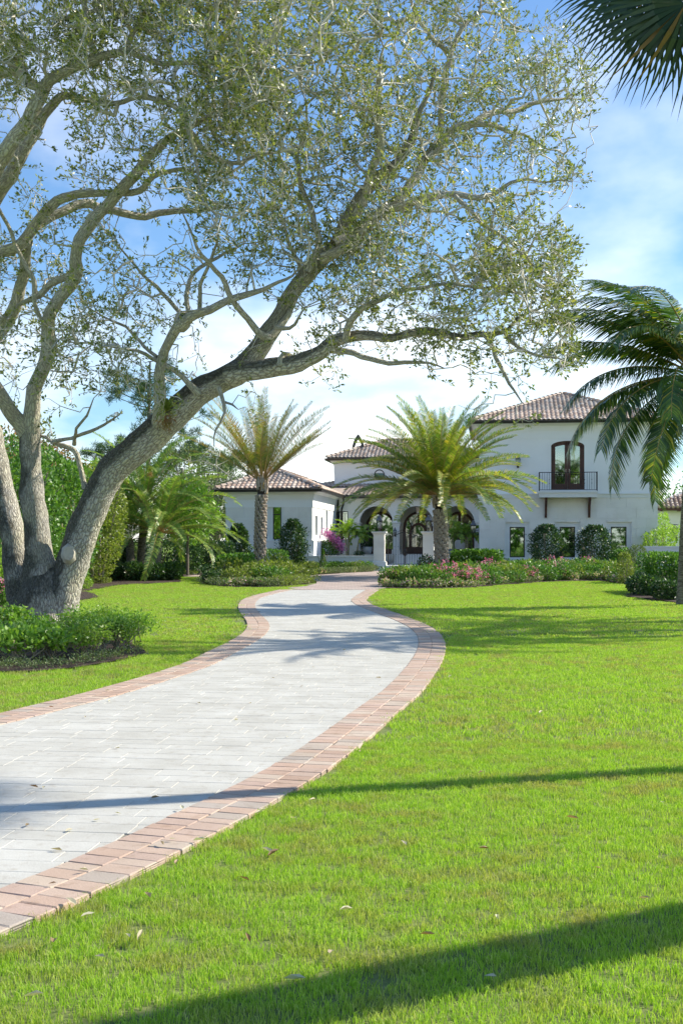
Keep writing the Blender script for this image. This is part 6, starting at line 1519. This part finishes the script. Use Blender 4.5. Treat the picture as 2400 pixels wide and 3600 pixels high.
for (x, y, k, s) in ((1372,2062,'pink',.8),(1560,2052,'lime',1.),(1500,2056,'green',1.1),(1570,2063,'pink',.95),(1720,2040,'pink',1.15),(1735,2042,'pink',1.0),(1950,2026,'pink',1.15),(1965,2027,'pink',1.0),(2060,2022,'pink',1.1)): sp_.append((x, y, s, k))
flower_row('r', defs, sp_, 'bedding plants in the right flower bed', [(1365,'at the driveway tip'),(1420,'left of the broad date palm'),(1480,'by the rose bush'),(1550,'below the broad date palm'),(1610,'right of the broad date palm'),(1670,'below the round hedge'),(1740,'right of the round hedge'),(1810,'below the first window'),(1865,'left of the first evergreen column'),(1920,'below the first evergreen column'),(1985,'below the second window'),(2040,'left of the second evergreen column'),(2095,'below the second evergreen column'),(2150,'below the third window'),(2200,'by the right hedges')], front)
ALLKIDS.clear()
sp_ = []
ib = [(720,2050),(800,2063),(870,2061),(960,2063),(1030,2057),(1075,2050),(1100,2045)]
fx = [a for a, b in ib]; fy_ = [b for a, b in ib]; x = 722
while x < 1104:
    y = float(np.interp(x, fx, fy_)); k = 'lowg' if x < 790 or (930 < x < 980) else ('pale' if 790 < x < 930 and r_.random() < .5 else 'olive' if x > 980 else 'lowg'); sp_.append((x, y, r_.uniform(.8,1.1), k)); x += r_.uniform(14,20)
x = 735
while x < 1070:
    y = float(np.interp(x, fx, fy_))-r_.uniform(5,9); sp_.append((x, y, r_.uniform(.8,1.15), 'dark' if x < 800 else ('lime' if r_.random() < .5 else ('pale' if r_.random() < .4 else 'green')))); x += r_.uniform(16,24)
x = 820
while x < 1010: sp_.append((x, float(np.interp(x, fx, fy_))-r_.uniform(14,20), r_.uniform(1.0,1.35), 'lime')); x += r_.uniform(20,28)
sp_ += [(975,2040,1.5,'lime'),(1000,2042,1.2,'lime'),(1020,2045,1.1,'lime')]
flower_row('i', defs, sp_, 'bedding plants in the island bed left of the drive', [(725,'at the left tip'),(770,'left of the round hedge'),(820,'below the round hedge'),(870,'left of the tall date palm'),(912,'below the tall date palm'),(955,'right of the tall date palm'),(1000,'near the olive cone'),(1045,'near the drive'),(1090,'at the drive tip')], ib)
sp_ = []
mbx = [(1015,2018),(1060,2021),(1130,2019),(1195,2015),(1240,2013),(1300,2010),(1318,2005)]; fx = [a for a, b in mbx]; fy_ = [b for a, b in mbx]; x = 1020
while x < 1322: sp_.append((x, float(np.interp(x, fx, fy_)), r_.uniform(.85,1.1), 'lowg' if r_.random() < .7 else 'pale')); x += r_.uniform(10,15)
x = 985
while x < 1290: sp_.append((x, 2008-r_.uniform(0,2), r_.uniform(.6,.8), 'green' if r_.random() < .6 else 'lime')); x += r_.uniform(8,12)
x = 1240
while x < 1325: sp_.append((x, 2003, r_.uniform(.7,.95), 'dark')); x += r_.uniform(11,16)
flower_row('m', defs, sp_, 'bedding plants below the white courtyard wall', [(1020,'at its left end'),(1060,'left of the green cone'),(1100,'just left of the cone'),(1135,'at the green cone'),(1170,'just right of the cone'),(1210,'below the small palms'),(1250,'below the slanting palm'),(1285,'near the gate pillar'),(1318,'at the gate pillar foot')], mbx)

# hedges and single shrubs by the house
def hb(label, px, py, wpx, hpx, m='midleaf', shape='box', n=2600, L=.11, W=.06, dm=None, name='hedge', cat='hedge', seed=0, lump=.10, shell=.35, **k):
    p = gr(px, py); s = p.y/FPX; return bush(name, label, cat, p.x, p.y, shape, wpx*s, (dm or wpx*s*.7), hpx*s, n, L, W, m, seed or abs(int(px)), lump=lump, shell=shell, **k)
hb('clipped round-leaved hedge left of the tall date palm', 822, 2040, 128, 88, 'midleaf', dm=1.6, n=3600, L=.12, W=.08)
hb('clipped hedge behind the tall date palm, under the left wing windows', 955, 2018, 120, 82, 'midleaf', dm=1.2, n=2600)
hb('clipped round-leaved hedge right of the date palm with the broad crown', 1672, 2027, 178, 92, 'midleaf', dm=1.8, n=5200, L=.13, W=.09)
for (lb, px, py, w_, h_) in (('dark holly column left of the left wing windows', 836, 2008, 78, 165), ('dark holly column right of the left wing windows', 1030, 2008, 82, 180), ('dark evergreen column between the first and second ground floor windows', 1920, 2004, 112, 158), ('dark evergreen column between the second and third ground floor windows', 2090, 2004, 118, 156)):
    hb(lb, px, py, w_, h_, 'darkleaf', 'column', 5200, .12, .065, dm=w_*.015*.85, name='evergreen_shrub', cat='shrub', lump=.34, shell=.45, group='dark evergreen column shrubs along the house')
t = hb('small clipped cone topiary in front of the white courtyard wall', 1135, 2014, 34, 84, 'midleaf', 'cone', 3400, .045, .022, dm=.52, name='cone_topiary', cat='topiary', group='clipped cone topiaries')
hb('small clipped cone topiary behind the tall date palm', 966, 2034, 36, 84, 'olive', 'cone', 3000, .045, .022, dm=.5, name='cone_topiary', cat='topiary', group='clipped cone topiaries')
hb('red rose bush beside the foot of the broad date palm', 1502, 2036, 62, 76, 'darkleaf', 'ball', 1200, .10, .05, dm=.9, name='rose_bush', cat='shrub', flowers=('red', 5, .07), lump=.3)
p = HM @ Vector((pu(1152, -2.2), -2.2, zw-.14)); t = bush('bougainvillea', 'magenta bougainvillea behind the courtyard wall, left of the small palms', 'shrub', p.x, p.y, 'ball', 1.35, .9, .95, 2200, .09, .05, 'midleaf', 77, lump=.3, z=zw-.14)
P = np.array([(-.15+.95*s_+rng.normal(0,.13), rng.normal(-.25,.12), 1.35-.85*s_**1.3+rng.normal(0,.13)) for s_ in np.repeat(rng.random(230),4)]); link('flowers', leaf_mesh('flowers', P, rand_dirs(len(P)), .085, .075), M['magenta'], t, 'stuff')
for (lb, u_px, v_, w_, h_) in (('dark planting at the foot of the small palms by the left arch', 1262, 1.4, .6, .35), ('round clipped dark ball shrub in front of the right arch', 1640, 1.2, .42, .42)):
    p = HM @ Vector((pu(u_px, v_), v_, zw-.14)); bush('small_shrub', lb, 'shrub', p.x, p.y, 'ball', w_, w_, h_, 700, .06, .03, 'darkleaf', 78, lump=.1, z=zw-.14)
p = HM @ Vector((pu(1291,VP+.6), VP+.6, FZ+.35)); bush('potted_palm', 'dark green palm growing in the round grey pot', 'plant', p.x, p.y, 'ball', .75, .7, .85, 260, .34, .05, 'darkleaf', 79, lump=.1, z=FZ+.35)
# right edge masses
hb('large clipped round-leaved hedge at the right edge, left of the coconut palm trunk', 2345, 2085, 150, 140, 'midleaf', 'box', 6500, .11, .065, dm=2.6, lump=.14)
hb('lower dark hedge in front, at the right end of the lawn', 2262, 2092, 110, 70, 'darkleaf', 'ball', 2600, .09, .05, dm=2.0, name='low_shrub', cat='shrub')
hb('dark lower shrub beside the coconut palm trunk', 2340, 2108, 110, 66, 'darkleaf', 'ball', 2400, .09, .05, dm=1.5, name='low_shrub', cat='shrub')
hb('grey-green feathery shrub in front of the right corner of the house', 2240, 2048, 84, 130, 'greyleaf', 'column', 3600, .09, .02, dm=1.2, name='feathery_shrub', cat='shrub')
hb('yellow-green upright shrub right of the third ground floor window', 2196, 2052, 50, 110, 'olive', 'column', 1800, .09, .03, dm=.9, name='feathery_shrub', cat='shrub')
hb('round-leaved green shrub under the third ground floor window', 2185, 2018, 80, 90, 'midleaf', 'ball', 1900, .12, .08, dm=1.4, name='round_shrub', cat='shrub')
hb('bright lime shrub between the house and the neighbouring house', 2350, 2000, 190, 130, 'limeleaf', 'box', 4200, .16, .07, dm=3, lump=.3, name='lime_shrub', cat='shrub')
hb('taller lime shrub shoots against the right corner of the house', 2330, 1995, 60, 190, 'limeleaf', 'column', 1300, .15, .06, dm=1.4, lump=.3, name='lime_shrub', cat='shrub')
# left background
hb('tall leafy green shrub tree behind the oak, left of the trunk', 60, 2085, 330, 520, 'midleaf', 'ball', 9000, .14, .08, dm=4, name='background_shrub', cat='shrub', lump=.35, shell=.5)
hb('glossy green tree behind the fork of the oak', 215, 2070, 260, 500, 'midleaf', 'ball', 9000, .14, .08, dm=4, name='background_shrub', cat='tree', lump=.35, shell=.5)
hb('reddish-leaved shrub high behind the oak trunks', 95, 2050, 420, 560, 'redleaf', 'ball', 6500, .14, .08, dm=4.5, name='red_leaved_shrub', cat='shrub', lump=.4, shell=.4)
hb('pale green shrub behind the leaning oak trunk', 330, 2052, 240, 420, 'olive', 'ball', 6500, .14, .07, dm=4, name='background_shrub', cat='shrub', lump=.35)
t = hb('small bright-leaved tree with a thin bare trunk, left of the palm cluster', 345, 2032, 210, 300, 'brightleaf', 'ball', 3300, .24, .09, dm=3, name='bright_leaved_tree', cat='tree', lump=.3, shell=.7, lift=1.25, stemn=0)
MB().tube([(0,0,0),(.03,0,1.2),(0,0,1.9)], [.09,.08,.06], 8).tube([(.02,0,1.5),(.6,0,2.3)], [.05,.03], 6).tube([(.02,0,1.5),(-.6,.1,2.4)], [.05,.03], 6).build('trunk', M['palmbark'], t)
t = hb('bright-leaved tree behind the right side of the palm cluster', 660, 2024, 230, 240, 'brightleaf', 'ball', 3300, .24, .09, dm=3, name='bright_leaved_tree', cat='tree', lump=.3, shell=.7, lift=1.4, stemn=0)
MB().tube([(0,0,0),(0,0,2.2)], [.07,.05], 8).build('trunk', M['palmbark'], t)
for i, (px, py, w_, h_, lb) in enumerate(((330,2030,260,130,'dark hedge segment behind the small bright tree'),(560,2018,300,120,'dark hedge segment behind the palm cluster'),(720,2013,220,110,'dark hedge segment left of the house wing'),(150,2040,260,150,'dark hedge segment behind the oak trunks'),(-60,2040,260,150,'dark hedge segment at the left picture edge'))):
    hb(lb, px, py, w_, h_, 'darkleaf', 'box', 5200, .14, .075, dm=2.0, seed=300+i, group='dark hedge closing the garden on the left')
for i, (px, py, w_, h_, lb) in enumerate(((470,2042,100,62,'dark leafy clump at the foot of the leftmost cluster palm'),(540,2042,90,60,'dark leafy clump at the foot of the middle cluster palm'),(600,2040,80,60,'dark leafy clump at the foot of the rightmost cluster palm'),(400,2042,80,60,'dark leafy clump right of the small bright tree'))):
    hb(lb, px, py, w_, h_, 'darkleaf', 'ball', 1500, .15, .06, dm=1.2, name='leafy_clump', cat='plant', seed=320+i)
hb('low olive mound plant at the foot of the small bright tree', 350, 2052, 85, 26, 'olive', 'ball', 900, .07, .03, dm=1.0, name='mound_plant', cat='plant')
hb('low grey-green mound plant between the oak and the small bright tree', 290, 2072, 70, 48, 'limeleaf', 'ball', 900, .07, .03, dm=.9, name='mound_plant', cat='plant')
hb('low yellowish plants at the far end of the left lawn', 655, 2020, 80, 14, 'olive', 'ball', 500, .07, .03, dm=.8, name='mound_plant', cat='plant')
hb('pink-flowered shrub at the left picture edge behind the oak', 12, 2130, 66, 90, 'midleaf', 'ball', 1500, .09, .045, dm=1.0, name='flowering_shrub', cat='shrub', flowers=('pink', 40, .06))
hb('bright lime shrub at the left picture edge behind the pink flowers', -10, 2100, 90, 170, 'limeleaf', 'ball', 1900, .12, .06, dm=1.5, name='lime_shrub', cat='shrub')
hb('small dark leafy plant left of the island bed', 735, 2053, 44, 44, 'darkleaf', 'ball', 700, .09, .06, dm=.7, name='leafy_clump', cat='plant')

# pines and far trees
def pine(label, px, D, wpx, top, n, seed, m='pineleaf', base=0, tuft=.42):
    x = (px-1200)/FPX*D; t = empty('pine_tree', (x, D, 0), 0, label, 'tree'); r_ = np.random.default_rng(seed); H = CAMZ+(HOR-top)/FPX*D; w_ = wpx/FPX*D/2; mb = MB()
    mb.tube([(0,0,-.1),(.15*r_.normal(),0,H*.5),(.2*r_.normal(),0,H*.95)], [.22,.16,.06], 8); P = []; Dd = []
    for i in range(n):
        z = H*(.38+.6*r_.random()**.8); k = 1-((z/H-.62)/.42)**2; q = w_*max(.15,k)*r_.uniform(.45,1.05); a = r_.random()*6.283; e = np.array([q*math.cos(a), q*math.sin(a), z]); b = np.array([0,0,z-q*.35])
        mb.tube([b, b*.5+e*.5+np.array([0,0,-.1]), e], [.05,.035,.015], 4)
        for _ in range(5):
            c_ = e+r_.normal(0,.35,3)*np.array([1,1,.5]); m_ = 46; dd = r_.normal(size=(m_,3))+np.array([0,0,.5]); P.append(np.repeat(c_[None],m_,0)+r_.normal(0,.08,(m_,3))); Dd.append(dd/np.linalg.norm(dd,axis=1)[:,None])
    P = np.vstack(P); Dd = np.vstack(Dd); mb.build('trunk', M['palmbark'], t); link('crown', leaf_mesh('crown', P, Dd, tuft*rng.uniform(.6,1.2,len(P)), .035, .1), M[m], t)
pine('tall bright green pine seen between the oak branches, left of the date palm', 520, 84, 400, 1235, 60, 1)
pine('dark pine behind the upright fronds of the left date palm', 700, 95, 330, 1560, 46, 2)
pine('low pine behind the oak fork', 380, 90, 330, 1560, 46, 3)
pine('pine rising just left of the date palm, behind the left wing roof', 860, 100, 260, 1590, 40, 6)
def far_tree(label, px, D, wpx, top, n, m, seed, L=.3, W=.16, cat='tree', trunkh=.35):
    x = (px-1200)/FPX*D; H = CAMZ+(HOR-top)/FPX*D; w_ = wpx/FPX*D; t = empty('background_tree', (x, D, 0), 0, label, cat); r_ = np.random.default_rng(seed); P = []; mb = MB(); k = 34
    mb.tube([(0,0,-.1),(.2,0,H*.3),(0,0,H*.75)], [.28,.22,.08], 8)
    for i in range(k):
        d = r_.normal(size=3); d /= np.linalg.norm(d); q = r_.uniform(.55,1)**.5; c_ = np.array([d[0]*w_*.42*q, d[1]*w_*.38*q, H*(.60+.36*d[2]*q)]); rr = r_.uniform(.08,.15)*w_; P.append(c_+r_.normal(size=(n//k,3))*rr*.55); mb.tube([(0,0,H*.25), c_*np.array([.45,.45,1])*np.array([1,1,.72]), c_], [.09,.05,.02], 4)
    P = np.vstack(P); link('crown', leaf_mesh('crown', P, rand_dirs(len(P),.3), L, W), M[m], t); mb.build('trunk', M['palmbark'], t)
far_tree('grey-green open-crowned tree behind the palm cluster', 640, 78, 330, 1530, 3600, 'greyleaf', 5, .20, .09)
far_tree('grey-green tree left of the left wing, behind the date palm', 730, 86, 260, 1560, 3600, 'greyleaf', 6, .20, .09)
far_tree('bushy green tree behind the oak trunks', 120, 75, 420, 1560, 5200, 'greyleaf', 7, .24, .12)
far_tree('bushy green tree beyond the pines on the left', 330, 100, 480, 1620, 4200, 'midleaf', 8, .3, .15)
far_tree('bushy green tree beyond the frame on the left', -250, 80, 560, 1420, 5200, 'midleaf', 9, .3, .15)
far_tree('dark tree behind the left wing roof', 760, 105, 300, 1690, 2600, 'pineleaf', 10, .3, .15)
far_tree('small dark tree line behind the left end of the house', 700, 112, 420, 1760, 2600, 'pineleaf', 12, .3, .15)
far_tree('tree behind the neighbouring house at the right edge', 2520, 120, 500, 1640, 3600, 'midleaf', 11, .35, .18)
# wood across the road, behind the photographer: one dark mass that shows only in the window panes
P = []
for i in range(70):
    a = -150+i*4.3+random.uniform(-1,1); hh = random.uniform(5,8); c_ = np.array([a, -22+random.uniform(-4,2), hh*.5]); P.append(c_+rng.normal(size=(420,3))*np.array([2.0,1.6,hh*.26]))
P = np.vstack(P); P[:,2] = np.abs(P[:,2]); o = link('far_wood', leaf_mesh('far_wood', P, rand_dirs(len(P)), .7, .5), M['midleaf'], kind='stuff'); tag(o, 'row of trees across the street, mirrored in the window panes', 'trees')

# several of a kind in one short row: say which one
seen = {}
for o in list(bpy.data.objects):
    if o.parent is None and 'label' in o and o.name.split('.')[0] != 'fallen_leaf' and 'kind' not in o: seen.setdefault(o['label'], []).append(o)
for lb, L_ in seen.items():
    if len(L_) < 2: continue
    L_.sort(key=lambda o: o.location.x/o.location.y); n = len(L_)
    names = ['left one','right one'] if n == 2 else ['leftmost', 'rightmost'] if n < 2 else ['leftmost']+['second from left','third from left','fourth from left','fifth from left','sixth from left'][:n-2]+['rightmost']
    for o, q in zip(L_, names): o['label'] = lb+', '+q
